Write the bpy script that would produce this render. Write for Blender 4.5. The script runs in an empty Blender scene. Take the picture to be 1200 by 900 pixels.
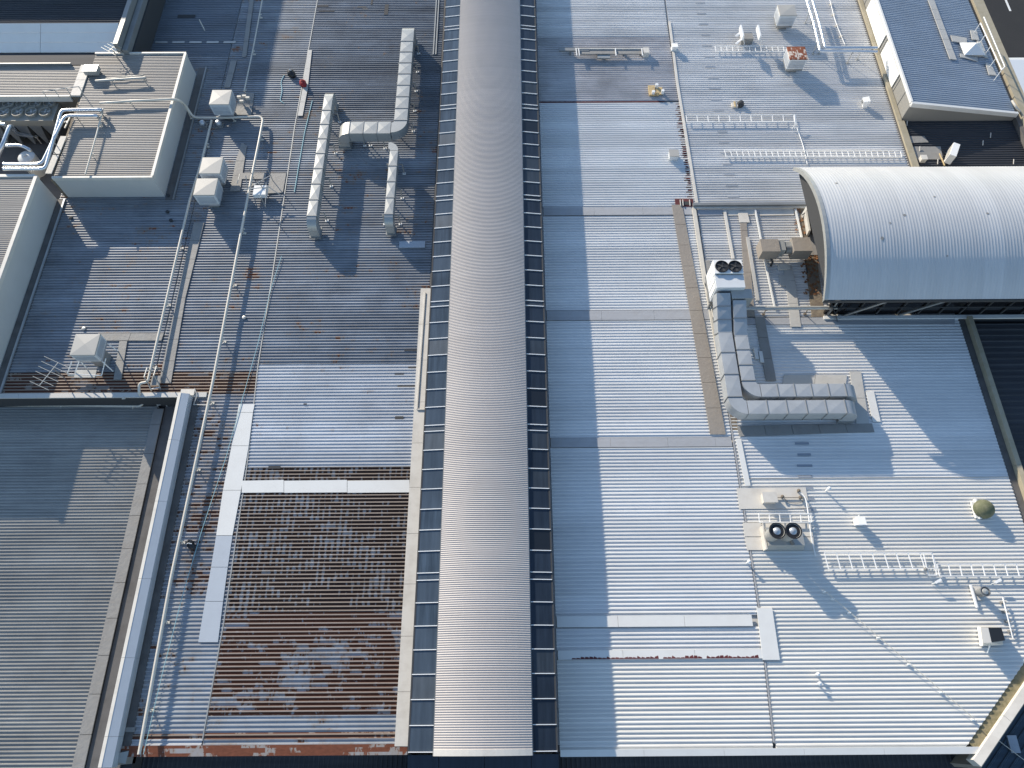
import bpy, math, random
from mathutils import Vector, Matrix
random.seed(7)
R=math.radians
sc=bpy.context.scene; col=sc.collection
# ---------------------------------------------------------------- camera
F=833.;CAMZ=28.;YV=-1300.;XV=587.
dep=math.atan((450-YV)/F); yaw=math.atan((600-XV)/math.hypot(F,450-YV))
fw=Vector((math.sin(yaw)*math.cos(dep),math.cos(yaw)*math.cos(dep),-math.sin(dep)))
rt=Vector((math.cos(yaw),-math.sin(yaw),0)); up=rt.cross(fw)
cam=bpy.data.objects.new('camera',bpy.data.cameras.new('camera')); col.objects.link(cam); sc.camera=cam
cam.matrix_world=Matrix(((rt.x,up.x,-fw.x,0),(rt.y,up.y,-fw.y,0),(rt.z,up.z,-fw.z,CAMZ),(0,0,0,1)))
cam.data.sensor_width=36; cam.data.lens=F/1200*36; cam.data.clip_end=2000
# ---------------------------------------------------------------- light
SUN_EL=R(20.5); SUN_DIR=R(-53)             # direction in which shadows fall, seen from above
w=bpy.data.worlds.new('World'); sc.world=w; w.use_nodes=True
nt=w.node_tree; bg=nt.nodes['Background']; sky=nt.nodes.new('ShaderNodeTexSky'); sky.sky_type='NISHITA'; sky.sun_disc=False
sky.sun_elevation=SUN_EL
fx,fy=-math.cos(SUN_DIR),-math.sin(SUN_DIR)      # towards the sun
sky.sun_rotation=math.atan2(fx,fy)
sky.air_density=1.0; sky.dust_density=0.2; sky.ozone_density=1.6
nt.links.new(sky.outputs[0],bg.inputs[0]); bg.inputs[1].default_value=0.145
sl=bpy.data.lights.new('sun','SUN'); sl.energy=4.5; sl.angle=R(0.5); sl.color=(1.0,0.89,0.74)
so=bpy.data.objects.new('sun',sl); col.objects.link(so)
sd=Vector((fx*math.cos(SUN_EL),fy*math.cos(SUN_EL),math.sin(SUN_EL)))
so.rotation_euler=sd.to_track_quat('Z','Y').to_euler(); so.location=(0,0,60)
sc.view_settings.view_transform='Standard'; sc.view_settings.look='None'; sc.view_settings.gamma=1
sc.view_settings.exposure=0.66
# ---------------------------------------------------------------- helpers
def at(x,y,z=0.):
    r=fw*F+rt*(x-600)+up*(450-y)
    return Vector((0,0,CAMZ))+r*((z-CAMZ)/r.z)
def ax(x,y,z=0.): return at(x,y,z).x
def ay(y,z=0.,x=600): return at(x,y,z).y
class MB:
    def __init__(s): s.v=[]; s.f=[]
    def add(s,vs,fs):
        n=len(s.v); s.v+=[tuple(p) for p in vs]; s.f+=[tuple(i+n for i in f) for f in fs]; return s
    def box(s,x0,x1,y0,y1,z0,z1):
        return s.add([(x0,y0,z0),(x1,y0,z0),(x1,y1,z0),(x0,y1,z0),(x0,y0,z1),(x1,y0,z1),(x1,y1,z1),(x0,y1,z1)],
          [(3,2,1,0),(4,5,6,7),(0,1,5,4),(1,2,6,5),(2,3,7,6),(3,0,4,7)])
    def hexa(s,b,t):   # bottom 4 pts, top 4 pts (ccw)
        return s.add(list(b)+list(t),[(3,2,1,0),(4,5,6,7),(0,1,5,4),(1,2,6,5),(2,3,7,6),(3,0,4,7)])
    def prism(s,pts,z0,z1):
        n=len(pts); 
        return s.add([(p[0],p[1],z0) for p in pts]+[(p[0],p[1],z1) for p in pts],
          [tuple(range(n-1,-1,-1)),tuple(range(n,2*n))]+[(i,(i+1)%n,n+(i+1)%n,n+i) for i in range(n)])
    def bar(s,a,b,wd,h,z=None):   # horizontal-ish beam a->b, width wd, height h (top at a.z+h/2)
        a=Vector(a);b=Vector(b); d=(b-a).normalized(); u=Vector((0,0,1))
        if abs(d.z)>.9: u=Vector((1,0,0))
        r=d.cross(u).normalized()*wd/2; u=r.cross(d).normalized()*h/2
        return s.hexa([a-r-u,a+r-u,b+r-u,b-r-u],[a-r+u,a+r+u,b+r+u,b-r+u])
    def tube(s,pts,r,n=8,r2=None):
        pts=[Vector(p) for p in pts]; k=len(pts); ref=Vector((0,0,1)); base=len(s.v); vs=[];fs=[]
        for i,p in enumerate(pts):
            d=(pts[min(i+1,k-1)]-pts[max(i-1,0)]).normalized()
            if abs(d.dot(ref))>.95: a=d.cross(Vector((1,0,0))).normalized()
            else: a=d.cross(ref).normalized()
            b=a.cross(d).normalized(); rr=r if r2 is None else r+(r2-r)*i/(k-1)
            if 0<i<k-1:
                c=(pts[i+1]-p).normalized().dot((p-pts[i-1]).normalized()); rr=rr/max(.5,math.sqrt((1+c)/2))
            for j in range(n):
                t=2*math.pi*j/n; vs.append(p+a*math.cos(t)*rr+b*math.sin(t)*rr)
        for i in range(k-1):
            for j in range(n): fs.append((i*n+j,(i+1)*n+j,(i+1)*n+(j+1)%n,i*n+(j+1)%n))
        fs.append(tuple(range(n))); fs.append(tuple(range(k*n-1,(k-1)*n-1,-1)))
        return s.add(vs,fs)
    def lathe(s,c,prof,n=20):     # prof [(r,z)]
        vs=[];fs=[]
        for r,z in prof:
            for j in range(n): t=2*math.pi*j/n; vs.append((c[0]+r*math.cos(t),c[1]+r*math.sin(t),c[2]+z))
        for i in range(len(prof)-1):
            for j in range(n): fs.append((i*n+j,i*n+(j+1)%n,(i+1)*n+(j+1)%n,(i+1)*n+j))
        if prof[-1][0]>0: fs.append(tuple(range((len(prof)-1)*n,len(prof)*n)))
        return s.add(vs,fs)
    def build(s,name,m,parent=None,smooth=False,**k):
        me=bpy.data.meshes.new(name); off=WL.get(parent.name,Vector()) if parent else Vector()
        if parent is None and k.get('loc') is not None: off=Vector(k['loc'])
        me.from_pydata([(v[0]-off.x,v[1]-off.y,v[2]-off.z) for v in s.v],[],s.f); me.update()
        if m: me.materials.append(m)
        if smooth:
            for p in me.polygons: p.use_smooth=True
            try: me.set_sharp_from_angle(angle=R(40))
            except Exception: pass
        o=bpy.data.objects.new(name,me); col.objects.link(o)
        if parent: o.parent=parent
        else: o.location=off
        WL[o.name]=off
        for q in ('label','category','kind','group'):
            if k.get(q): o[q]=k[q]
        return o
WL={}
def thing(name,label,cat,loc=(0,0,0),group=None):
    o=bpy.data.objects.new(name,None); col.objects.link(o); o.location=loc; o['label']=label; o['category']=cat
    o.empty_display_size=.2
    if group: o['group']=group
    WL[o.name]=Vector(loc); return o
def copy_tree(o,loc=None,label=None,parent=None,rz=None,scale=None):
    c=o.copy(); col.objects.link(c)
    if parent is not None: c.parent=parent
    if loc is not None: c.location=loc
    if rz is not None: c.rotation_euler.z=rz
    if scale: c.scale=scale
    if label: c['label']=label
    for ch in list(o.children): copy_tree(ch,parent=c)
    return c
# ---------------------------------------------------------------- materials
def mat(name,base,rough=.5,metal=0.,streak=0.,scale=(.35,6,1),dirt=0.,dirtcol=(.12,.1,.08),rust=0.,rustcol=(.13,.035,.012),spec=.5,
        rustscale=(2.2,1.,1.),rib=True,bump=0.,dscale=.7,rz=True,rusthi=.06,coat=0,grid=False,sheet=0.,sw=.45,sax=1):
    m=bpy.data.materials.new(name); m.use_nodes=True; t=m.node_tree; N=t.nodes; L=t.links
    b=N['Principled BSDF']; b.inputs['Roughness'].default_value=rough; b.inputs['Metallic'].default_value=metal
    try: b.inputs['Specular IOR Level'].default_value=spec
    except Exception: pass
    if coat: b.inputs['Coat Weight'].default_value=coat
    pos=N.new('ShaderNodeNewGeometry').outputs['Position']
    def noise(sc3,s=1.,det=3,rough=.55):
        mp=N.new('ShaderNodeMapping'); mp.inputs['Scale'].default_value=sc3; L.new(pos,mp.inputs['Vector'])
        n=N.new('ShaderNodeTexNoise'); n.inputs['Scale'].default_value=s; n.inputs['Detail'].default_value=det; n.inputs['Roughness'].default_value=rough
        L.new(mp.outputs[0],n.inputs['Vector']); return n.outputs['Fac']
    def mr(x,a,c,d=0.,e=1.):
        q=N.new('ShaderNodeMapRange'); q.inputs[1].default_value=a; q.inputs[2].default_value=c; q.inputs[3].default_value=d; q.inputs[4].default_value=e
        L.new(x,q.inputs[0]); return q.outputs[0]
    def mth(op,a,c):
        q=N.new('ShaderNodeMath'); q.operation=op
        for i,z in enumerate((a,c)):
            if hasattr(z,'links'): L.new(z,q.inputs[i])
            else: q.inputs[i].default_value=z
        return q.outputs[0]
    def mix(fac,a,c,mode='MIX'):
        q=N.new('ShaderNodeMix'); q.data_type='RGBA'; q.blend_type=mode
        if hasattr(fac,'links'): L.new(fac,q.inputs[0])
        else: q.inputs[0].default_value=fac
        for i,z in ((6,a),(7,c)):
            if hasattr(z,'links'): L.new(z,q.inputs[i])
            else: q.inputs[i].default_value=(*z,1)
        return q.outputs[2]
    c=None; cur=tuple(base)
    if streak:
        f=mr(noise(scale,1.,4),.25,.75,1-streak,1+streak*.6); 
        f2=mr(noise((.05,.6,1),1.,2),.3,.7,1-streak*.5,1+streak*.4)
        q=N.new('ShaderNodeVectorMath'); q.operation='SCALE'; q.inputs[0].default_value=base; L.new(mth('MULTIPLY',f,f2),q.inputs['Scale']); cur=q.outputs[0]
    if sheet:
        sp=N.new('ShaderNodeSeparateXYZ'); L.new(pos,sp.inputs[0])
        wn=N.new('ShaderNodeTexWhiteNoise'); wn.noise_dimensions='1D'; L.new(mth('FLOOR',mth('DIVIDE',mth('ADD',sp.outputs[sax],60.0),sw),0.),wn.inputs['W'])
        q=N.new('ShaderNodeVectorMath'); q.operation='SCALE'
        if hasattr(cur,'links'): L.new(cur,q.inputs[0])
        else: q.inputs[0].default_value=cur
        L.new(mr(wn.outputs['Value'],0,1,1-sheet,1+sheet),q.inputs['Scale']); cur=q.outputs[0]
    if dirt:
        f=mr(mth('ADD',noise((1,1,1),dscale,6,.65),mth('MULTIPLY',noise((.6,9,1),1.,3),.15)),.52,.80,0,dirt); cur=mix(f,cur,dirtcol)
    if rust:
        # rust sits in patches that change from pan to pan
        sep=N.new('ShaderNodeSeparateXYZ'); L.new(pos,sep.inputs[0])
        yq=mth('FLOOR',mth('DIVIDE',mth('ADD',sep.outputs[1],60.0),.15),0.)
        cmb=N.new('ShaderNodeCombineXYZ'); L.new(mth('MULTIPLY',sep.outputs[0],rustscale[0]),cmb.inputs[0]); L.new(mth('MULTIPLY',yq,1.9),cmb.inputs[1])
        n1=N.new('ShaderNodeTexNoise'); n1.inputs['Scale'].default_value=1.; n1.inputs['Detail'].default_value=5; n1.inputs['Roughness'].default_value=.6; L.new(cmb.outputs[0],n1.inputs['Vector'])
        n2=noise((.35,.45,1),1.,2)
        n3=noise((9,5,5),1.,4)
        s=mth('ADD',mth('ADD',n1.outputs['Fac'],mth('MULTIPLY',n2,.6)),mth('MULTIPLY',n3,.36))
        th=1.25-rust*.62
        if grid:
            wv=N.new('ShaderNodeMath'); wv.operation='SINE'; L.new(mth('MULTIPLY',sep.outputs[0],27.),wv.inputs[0]); s=mth('ADD',s,mth('MULTIPLY',wv.outputs[0],.10))
        f=mr(s,th,th+.035)
        if rz:
            zf=mr(sep.outputs[2],.024,.034,1,.10); f=mth('MULTIPLY',f,zf)
        rc=mix(noise((6,14,6),1.,4),rustcol,tuple(min(1,q*2.6+.01) for q in rustcol))
        halo=mr(s,th-.10,th+.03,0,.5)
        cur=mix(halo,cur,(.30,.20,.11)); cur=mix(f,cur,rc)
        rr=mr(f,0,1,rough,.9); L.new(rr,b.inputs['Roughness'])
        if metal: L.new(mr(f,0,1,metal,0),b.inputs['Metallic'])
    if hasattr(cur,'links'): L.new(cur,b.inputs['Base Color'])
    else: b.inputs['Base Color'].default_value=(*cur,1)
    if bump:
        bp=N.new('ShaderNodeBump'); bp.inputs['Strength'].default_value=bump; bp.inputs['Distance'].default_value=.02
        L.new(noise((1,1,1),7.,4),bp.inputs['Height']); L.new(bp.outputs[0],b.inputs['Normal'])
    return m
M={}
M['zinc']=mat('weathered zinc sheet',(.275,.295,.32),.5,.3,sheet=.12,streak=.28,dirt=.45,dirtcol=(.10,.105,.115),rust=.13,rustscale=(1.2,1,1))
M['zinc_dim']=mat('dimmed weathered zinc sheet',(.175,.198,.228),.5,.3,sheet=.2,streak=.35,dirt=.5,dirtcol=(.06,.065,.08),rust=.06)  # weathered zinc, colour darkened for the dim grazing reflection of the far run
M['zinc_navy']=mat('blue grey sheet',(.17,.195,.225),.5,.2,streak=.2,dirt=.2)
M['zinc_pale']=mat('pale repainted sheet',(.54,.56,.58),.45,.1,sheet=.08,streak=.18,dirt=.25,dirtcol=(.22,.2,.19),rust=.02)
M['zinc_rusty']=mat('heavily rusted sheet',(.36,.37,.39),.55,.2,streak=.2,dirt=.3,rust=.53,rustscale=(1.1,1,1),rustcol=(.066,.021,.008))
M['zinc_grid']=mat('rust spotted sheet',(.36,.355,.35),.55,.2,streak=.2,dirt=.5,dirtcol=(.14,.12,.10),rust=.585,rustscale=(1.6,1,1),rustcol=(.030,.013,.008),grid=True)
M['zinc_rustmid']=mat('half rusted sheet',(.36,.37,.39),.55,.25,streak=.25,dirt=.5,dirtcol=(.12,.10,.085),rust=.30,rustscale=(1.3,1,1),rustcol=(.07,.025,.012))
M['zinc_rustlow']=mat('lightly rusted sheet',(.38,.40,.42),.5,.25,streak=.25,dirt=.3,rust=.15,rustscale=(1.1,1,1),rustcol=(.08,.03,.014))
M['zinc_rustband']=mat('rusted eave sheet',(.34,.31,.29),.6,.15,streak=.25,dirt=.4,rust=.60,rustscale=(.9,1,1),rustcol=(.06,.022,.012))
M['white_roof']=mat('white painted sheet',(.70,.70,.685),.42,.0,sheet=.07,streak=.09,dirt=.14,dirtcol=(.38,.38,.38),dscale=.5)
M['white_warm']=mat('white painted sheet near eave',(.71,.695,.65),.42,.0,sheet=.06,streak=.08,dirt=.12,dirtcol=(.45,.43,.4),dscale=.5)
M['white_dirty']=mat('stained white sheet',(.50,.49,.49),.5,.0,sheet=.10,streak=.22,dirt=.6,dirtcol=(.2,.185,.18),dscale=.45)
M['white_grey']=mat('greyed white sheet',(.65,.645,.63),.45,.0,sheet=.10,streak=.16,dirt=.25,dirtcol=(.3,.3,.29),dscale=.4)
M['band_grey']=mat('grey sealed band',(.35,.36,.375),.6,.0,streak=.12,dirt=.4,dirtcol=(.3,.29,.28),dscale=2.5,bump=.3)
M['cream']=mat('cream flashing',(.62,.59,.53),.5,.0,dirt=.35,dirtcol=(.33,.29,.24),dscale=1.6)
M['cream_rib']=mat('beige ribbed sheet',(.31,.285,.255),.5,.0,streak=.2,dirt=.2,dirtcol=(.22,.19,.16))
M['cream_wall']=mat('cream wall panel',(.52,.51,.48),.6,.0,dirt=.2,dirtcol=(.4,.38,.34),dscale=.8)
M['vault']=mat('warm grey corrugated sheet',(.43,.40,.378),.6,.0,sheet=.025,sw=.762,streak=.06,scale=(.2,9,1),dirt=.12,dirtcol=(.3,.27,.24),dscale=1.)
M['barrel']=mat('white barrel sheet',(.49,.50,.505),.4,.0,sheet=.05,sw=.78,sax=0,streak=.07,scale=(5,.3,1),dirt=.12,dirtcol=(.5,.5,.5),dscale=.6)
M['mullion']=mat('white glazing bar',(.75,.76,.76),.4)
M['glass']=mat('dark tinted glass',(.022,.032,.048),.14,.0,streak=.35,scale=(7,.6,1),spec=.45)
M['glass_sky_sheen']=mat('tinted glass',(.055,.075,.10),.16,.0,streak=.3,scale=(5,.5,1),spec=.6)  # base colour lifted for the sky reflected in the left panes
M['glass_black']=mat('black glass',(.01,.01,.012),.15)
M['rust_flash']=mat('rusted fascia capping',(.36,.34,.33),.6,.1,rust=.55,rustscale=(.9,1,1),rz=False,rustcol=(.095,.028,.012))
M['white_flash']=mat('white flashing sheet',(.68,.68,.65),.45,.0,dirt=.2,dirtcol=(.5,.48,.45),dscale=1.4)
M['blue_flash']=mat('pale galvanised flashing',(.43,.47,.51),.45,.05,dirt=.3,dirtcol=(.35,.38,.42),dscale=2.)
M['galv']=mat('galvanised duct metal',(.40,.405,.385),.42,.35,streak=.08,scale=(3,3,3),dirt=.15,dirtcol=(.35,.34,.31),dscale=2.)
M['galv_blue']=mat('galvanised sheet',(.44,.47,.50),.36,.5,streak=.12,scale=(3,3,3),dirt=.2,dirtcol=(.3,.3,.3),dscale=2.)
M['galv_dark']=mat('dull galvanised steel',(.26,.27,.27),.5,.4,dirt=.3)
M['silver']=mat('silver pipe lagging',(.62,.66,.70),.25,.7,dirt=.15,dirtcol=(.35,.38,.4),dscale=3)
M['pvc']=mat('cream pipe',(.60,.56,.48),.45,.0,dirt=.2,dirtcol=(.4,.34,.26),dscale=3)
M['mesh']=mat('grey grating',(.27,.265,.25),.7,.1,dirt=.35,dirtcol=(.18,.16,.14),dscale=2,bump=.6)
M['mesh_warm']=mat('brownish grating',(.27,.24,.205),.7,.0,dirt=.35,dirtcol=(.22,.18,.15),dscale=2,bump=.6)
M['mesh_pale']=mat('pale walkway',(.46,.45,.42),.6,.0,dirt=.3,dirtcol=(.32,.3,.27),dscale=2,bump=.4)
M['box']=mat('off white cabinet',(.58,.61,.63),.45,.0,dirt=.18,dirtcol=(.45,.43,.39),dscale=2.5)
M['box_beige']=mat('weathered lid',(.38,.37,.34),.5,.0,dirt=.2,dirtcol=(.38,.35,.3),dscale=2.5)
M['box_rust']=mat('rust stained lid',(.62,.56,.50),.6,.0,rust=.62,rustscale=(5,1,1),rz=False,rustcol=(.11,.03,.012))
M['white']=mat('white metal',(.78,.78,.76),.4)
M['louvre']=mat('pale louvre panel',(.44,.47,.50),.5,dirt=.3,dirtcol=(.3,.29,.27),dscale=4)
M['patch']=mat('worn grey patch',(.25,.28,.32),.6)
M['black']=mat('black plastic',(.015,.015,.017),.5)
M['dark']=mat('dark grey steel',(.04,.042,.045),.85)
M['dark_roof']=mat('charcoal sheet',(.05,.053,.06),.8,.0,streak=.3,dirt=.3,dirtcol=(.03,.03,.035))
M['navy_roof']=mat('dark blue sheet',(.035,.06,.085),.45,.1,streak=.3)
M['shed_wall']=mat('grey shed cladding',(.24,.235,.215),.7,.0,dirt=.2,dirtcol=(.2,.19,.17))
M['shed_roof']=mat('blue grey shed sheet',(.34,.39,.45),.4,.1,streak=.12,dirt=.2,dirtcol=(.2,.21,.22))
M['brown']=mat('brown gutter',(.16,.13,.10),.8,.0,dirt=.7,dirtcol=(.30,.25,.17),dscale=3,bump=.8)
M['gutter']=mat('dirty gutter',(.12,.115,.11),.7,.0,dirt=.6,dirtcol=(.05,.045,.04),dscale=1.5)
M['moss']=mat('moss and leaf litter',(.26,.22,.13),.95,.0,dirt=.8,dirtcol=(.10,.10,.04),dscale=5,bump=1.)
M['red']=mat('maroon primer',(.085,.012,.014),.7,.0,dirt=.3,dirtcol=(.3,.08,.07),dscale=3)
M['redbag']=mat('red fabric',(.30,.015,.02),.7,dirt=.2)
M['green']=mat('mossy green dome',(.10,.11,.06),.8,.0,dirt=.6,dirtcol=(.20,.19,.13),dscale=5,bump=.8)
M['rope']=mat('pale blue rope',(.30,.52,.56),.7)
M['wood']=mat('weathered timber',(.50,.38,.20),.8,.0,dirt=.4,dirtcol=(.2,.14,.08),dscale=6,bump=.5)
M['asphalt']=mat('asphalt',(.018,.019,.021),.9,.0,dirt=.4,dirtcol=(.035,.035,.035),dscale=.4,bump=.4)
M['paint']=mat('road paint',(.75,.75,.72),.6)
M['van']=mat('white vehicle paint',(.62,.66,.70),.3,coat=.5)
M['parapet']=mat('aged cream parapet',(.36,.32,.235),.7,.0,dirt=.5,dirtcol=(.24,.21,.12),dscale=2.5)
M['well']=mat('plant well wall',(.20,.165,.12),.8,.0,dirt=.6,dirtcol=(.07,.05,.035),dscale=1.5)
M['fan']=mat('condenser casing',(.33,.31,.26),.6,.1,dirt=.3)
M['concrete']=mat('concrete',(.27,.26,.25),.9,.0,dirt=.4,bump=.4)
# ---------------------------------------------------------------- ribbed sheets
PITCH=.15
def prof_steps(p,h): return [(0.,0.),(p*.56,0.),(p*.64,h),(p*.92,h),(p,0.)]
def interp(pl,y):
    pl=sorted(pl,key=lambda q:q[1])
    if y<=pl[0][1]: return pl[0][0]
    for a,b in zip(pl,pl[1:]):
        if y<=b[1]: return a[0]+(b[0]-a[0])*(y-a[1])/(b[1]-a[1]+1e-9)
    return pl[-1][0]
def ribbed(name,Lp,Rp,y0,y1,z,m,parent,p=PITCH,h=.035,zf=None,cuts=0,jit=0.,**k):
    """sheet with ribs along X between two edge polylines"""
    mb=MB(); ys=[]; i0=math.floor(y0/p)-1; st=prof_steps(p,h)
    for i in range(i0,math.ceil(y1/p)+1):
        for a,b in st[:-1]: ys.append((i*p+a,b))
    def hz(y):
        u=(y/p-math.floor(y/p))*p
        for (a,b),(c,d) in zip(st,st[1:]):
            if u<=c: return b+(d-b)*(u-a)/(c-a)
        return 0
    ys=[(y0,hz(y0))]+[q for q in ys if y0+1e-4<q[0]<y1-1e-4]+[(y1,hz(y1))]
    n=cuts+2; rs=random.Random(int(abs(y0)*97)+len(ys))
    jl={} 
    for y,b in ys:
        xl,xr=interp(Lp,y),interp(Rp,y)
        key=math.floor(y/(p*4)); dz=jl.setdefault(key,rs.uniform(-jit,jit))
        for j in range(n):
            x=xl+(xr-xl)*j/(n-1); mb.v.append((x,y,z+b+dz+(zf(x,y) if zf else 0)))
    for i in range(len(ys)-1):
        for j in range(n-1): a=i*n+j; mb.f.append((a,a+1,a+n+1,a+n))
    return mb.build(name,m,parent,**k)
def V2(x,y,z=0.): q=at(x,y,z); return (q.x,q.y)
# ================================================================ SETTING: ground
g=MB(); g.add([(-400,-300,-9),(400,-300,-9),(400,700,-9),(-400,700,-9)],[(0,1,2,3)]); g.build('ground',M['asphalt'],kind='structure')
mk=MB(); a=at(1176,-6,-9); b=at(1184,13,-9); mk.bar((a.x,a.y,-8.992),(b.x,b.y,-8.992),.16,.004); 
mk.build('road_marking',M['paint'],kind='structure')
# ================================================================ LEFT ROOF HALL
XG_L=-3.62; XG_R=1.60          # feet of the ridge glazing
YB=-.98                         # near eave line
hall=thing('roof_hall','long weathered corrugated metal roof with rust patches, left of the glazed ridge','roof',(-9,15,0))
seam=[V2(372,0),V2(345,150),V2(318,330),V2(302,430),V2(289,548),V2(262,730),V2(237,868)]
Yp=lambda y,x=300: ay(y,0,x)
def rng(pl,y0,y1): return pl
XW=-22.35
sA=[(XW,-5),(XW,60)]; LLx=-13.68
y_top=43.
sp=XG_L+.02
E=[(-3.9,-5),(-3.9,17.9),(-3.72,17.95),(-3.72,60)]
yu=Yp(66); 
ribbed('roof_sheet',[(-15.55,0),(-15.55,60)],seam,Yp(435),y_top,0,M['zinc'],hall,jit=.006,h=.040)
ribbed('roof_sheet',sA,[(-15.6,0),(-15.6,60)],Yp(435),yu,0,M['zinc'],hall,jit=.006,h=.040)
ribbed('roof_sheet',sA,[(-15.6,0),(-15.6,60)],yu+.02,y_top,0,M['zinc_navy'],hall,jit=.006)
ribbed('roof_sheet',sA,seam,12.95,Yp(435)-.02,0,M['zinc_rustband'],hall,h=.046)
ribbed('roof_sheet',[(LLx,-5),(LLx,60)],seam,Yp(700),12.93,0,M['zinc_rustmid'],hall,h=.046)
ribbed('roof_sheet',[(LLx,-5),(LLx,60)],seam,Yp(862),Yp(700)-.02,0,M['zinc_rustlow'],hall)
ribbed('roof_sheet',[(LLx,-5),(LLx,60)],seam,YB+.3,Yp(862)-.02,0,M['zinc_pale'],hall)
ribbed('rusted_rib_row',[(LLx,-5),(LLx,60)],seam,Yp(866,200),Yp(860,200),.006,M['zinc_rustband'],hall)
s2=[(x+.05,y) for x,y in seam]
ribbed('roof_sheet',s2,E,Yp(130),y_top,0,M['zinc_dim'],hall,jit=.008)
ribbed('roof_sheet',s2,E,Yp(427),Yp(130)-.02,0,M['zinc'],hall,jit=.006,h=.040)
ribbed('roof_sheet',s2,E,Yp(548),Yp(427)-.02,.012,M['zinc_pale'],hall)
ribbed('roof_sheet',s2,E,Yp(717),Yp(548)-.02,0,M['zinc_grid'],hall,h=.046)
ribbed('roof_sheet',s2,E,Yp(838),Yp(717)-.02,0,M['zinc_rusty'],hall,h=.046)
ribbed('roof_sheet',s2,E,YB+.3,Yp(838)-.02,0,M['zinc_rustlow'],hall)
ribbed('rusted_rib_row',s2,E,Yp(866,350),Yp(858,350),.006,M['zinc_rustband'],hall)
# body of the hall under the sheets (a solid block with its walls)
b=MB(); b.box(XW,0.-.9,13.1,y_top,-9,-.06); b.box(LLx,-.9,YB+.35,13.1,-9,-.06); b.build('wall',M['cream_wall'],hall)
# seam lap strip
lap=MB()
for a,c in zip(seam,seam[1:]):
    lap.bar((a[0]+.02,a[1],.048),(c[0]+.02,c[1],.048),.04,.012)
lap.build('lap_strip',M['galv'],hall)
# near eave fascia, rusted
f=MB(); f.hexa([(LLx,YB-.02,-.05),(XG_L-.05,YB-.02,-.05),(XG_L-.05,YB+.32,.03),(LLx,YB+.32,.03)],[(LLx,YB-.02,.03),(XG_L-.05,YB-.02,.03),(XG_L-.05,YB+.32,.075),(LLx,YB+.32,.075)])
f.build('eave_capping',M['rust_flash'],hall,label='rusty capping along the near eave')
# cream flashing along the ridge glazing
def strip(name,pts,z0,z1,m,parent,**k): return MB().prism([V2(*p) for p in pts],z0,z1).build(name,m,parent,**k)
ylist=[Yp(y) for y in (876,812,747,686,627,573,521,473,424,382,340)]
for a,c in zip(ylist,ylist[1:]):
    x0=-4.12; m=MB(); m.box(x0,XG_L-.01,a+.006,c-.006,.046,.075); m.build('ridge_flashing',M['cream'],hall)
m=MB(); m.bar((-3.98,Yp(482),.10),(-3.9,Yp(345),.10),.05,.05); m.bar((-3.62,Yp(482),.1),(-3.98,Yp(482),.1),.05,.05); m.build('flashing_lip',M['cream'],hall)
m=MB(); m.box(-3.70,-3.45,Yp(339),y_top,.0,.05); m.build('box_gutter',M['gutter'],hall)
m=MB(); m.box(-4.06,-4.0,Yp(66),y_top,.05,.09); m.box(-4.2,-4.14,Yp(66),y_top,.05,.09); m.build('gutter_edge',M['galv'],hall)
# white vertical flashing run and cross flashing
def quadstrip(rowsL,rowsR,z0,z1,m,parent,name,gap=.008):
    for (l0,r0,l1,r1) in [(rowsL[i],rowsR[i],rowsL[i+1],rowsR[i+1]) for i in range(len(rowsL)-1)]:
        a=V2(*l0);b_=V2(*r0);c=V2(*r1);d=V2(*l1)
        MB().prism([(a[0],a[1]+gap),(b_[0],b_[1]+gap),(c[0],c[1]-gap),(d[0],d[1]-gap)][::-1] if a[1]>c[1] else [(a[0],a[1]+gap),(b_[0],b_[1]+gap),(c[0],c[1]-gap),(d[0],d[1]-gap)],z0,z1).build(name,m,parent)
quadstrip([(272,523),(279,484),(280.5,474)],[(292,523),(297,484),(299,474)],.046,.07,M['white_flash'],hall,'flashing_sheet')
quadstrip([(254,628),(262,575),(272,523)],[(273,628),(283,575),(292,523)],.046,.068,M['white_flash'],hall,'flashing_sheet')
quadstrip([(233,753),(241,705),(248,665),(254,628)],[(256,753),(262,705),(267.5,665),(273,628)],.046,.062,M['blue_flash'],hall,'flashing_sheet')
for xa,xb in ((284,333),(333.5,407),(407.5,480)):
    strip('cross_flashing',[(xa,578),(xb,577.5),(xb,563),(xa,564)],.046,.072,M['white_flash'],hall)
# ---- dark holes / patches on the far roof
for i,(x,y,wd,hh) in enumerate([(453,12,.22,.9),(424,9,.5,.12),(436,3,.1,.5),(378,8,.7,.12),(383,14,.9,.08),(428,11,.3,.08),(483,411,.7,.06),(485,431,.5,.06),(468,439,.4,.06),(478,453,.9,.06),(468,490,.35,.14),(322,548,.5,.12),(358,474,.15,.06)]):
    q=at(x,y); MB().box(q.x-wd/2,q.x+wd/2,q.y-hh/2,q.y+hh/2,.044,.05).build('bitumen_patch',M['dark'],hall)
# ================================================================ GLAZED RIDGE
rid=thing('glazed_ridge','central ridge roof of fine warm grey corrugated sheet with dark glass strips along both sides','roof',(-1,15,0))
ZE=1.56; XL=-2.60; XR=.668; RISE=.24; ZG=1.36; GL=-3.46; GR=1.50
Y0=-.93; Y1=42.
def arc(u): # u 0..1 -> x,z
    return XL+(XR-XL)*u, ZE+RISE*(1-(2*u-1)**2)
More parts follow.
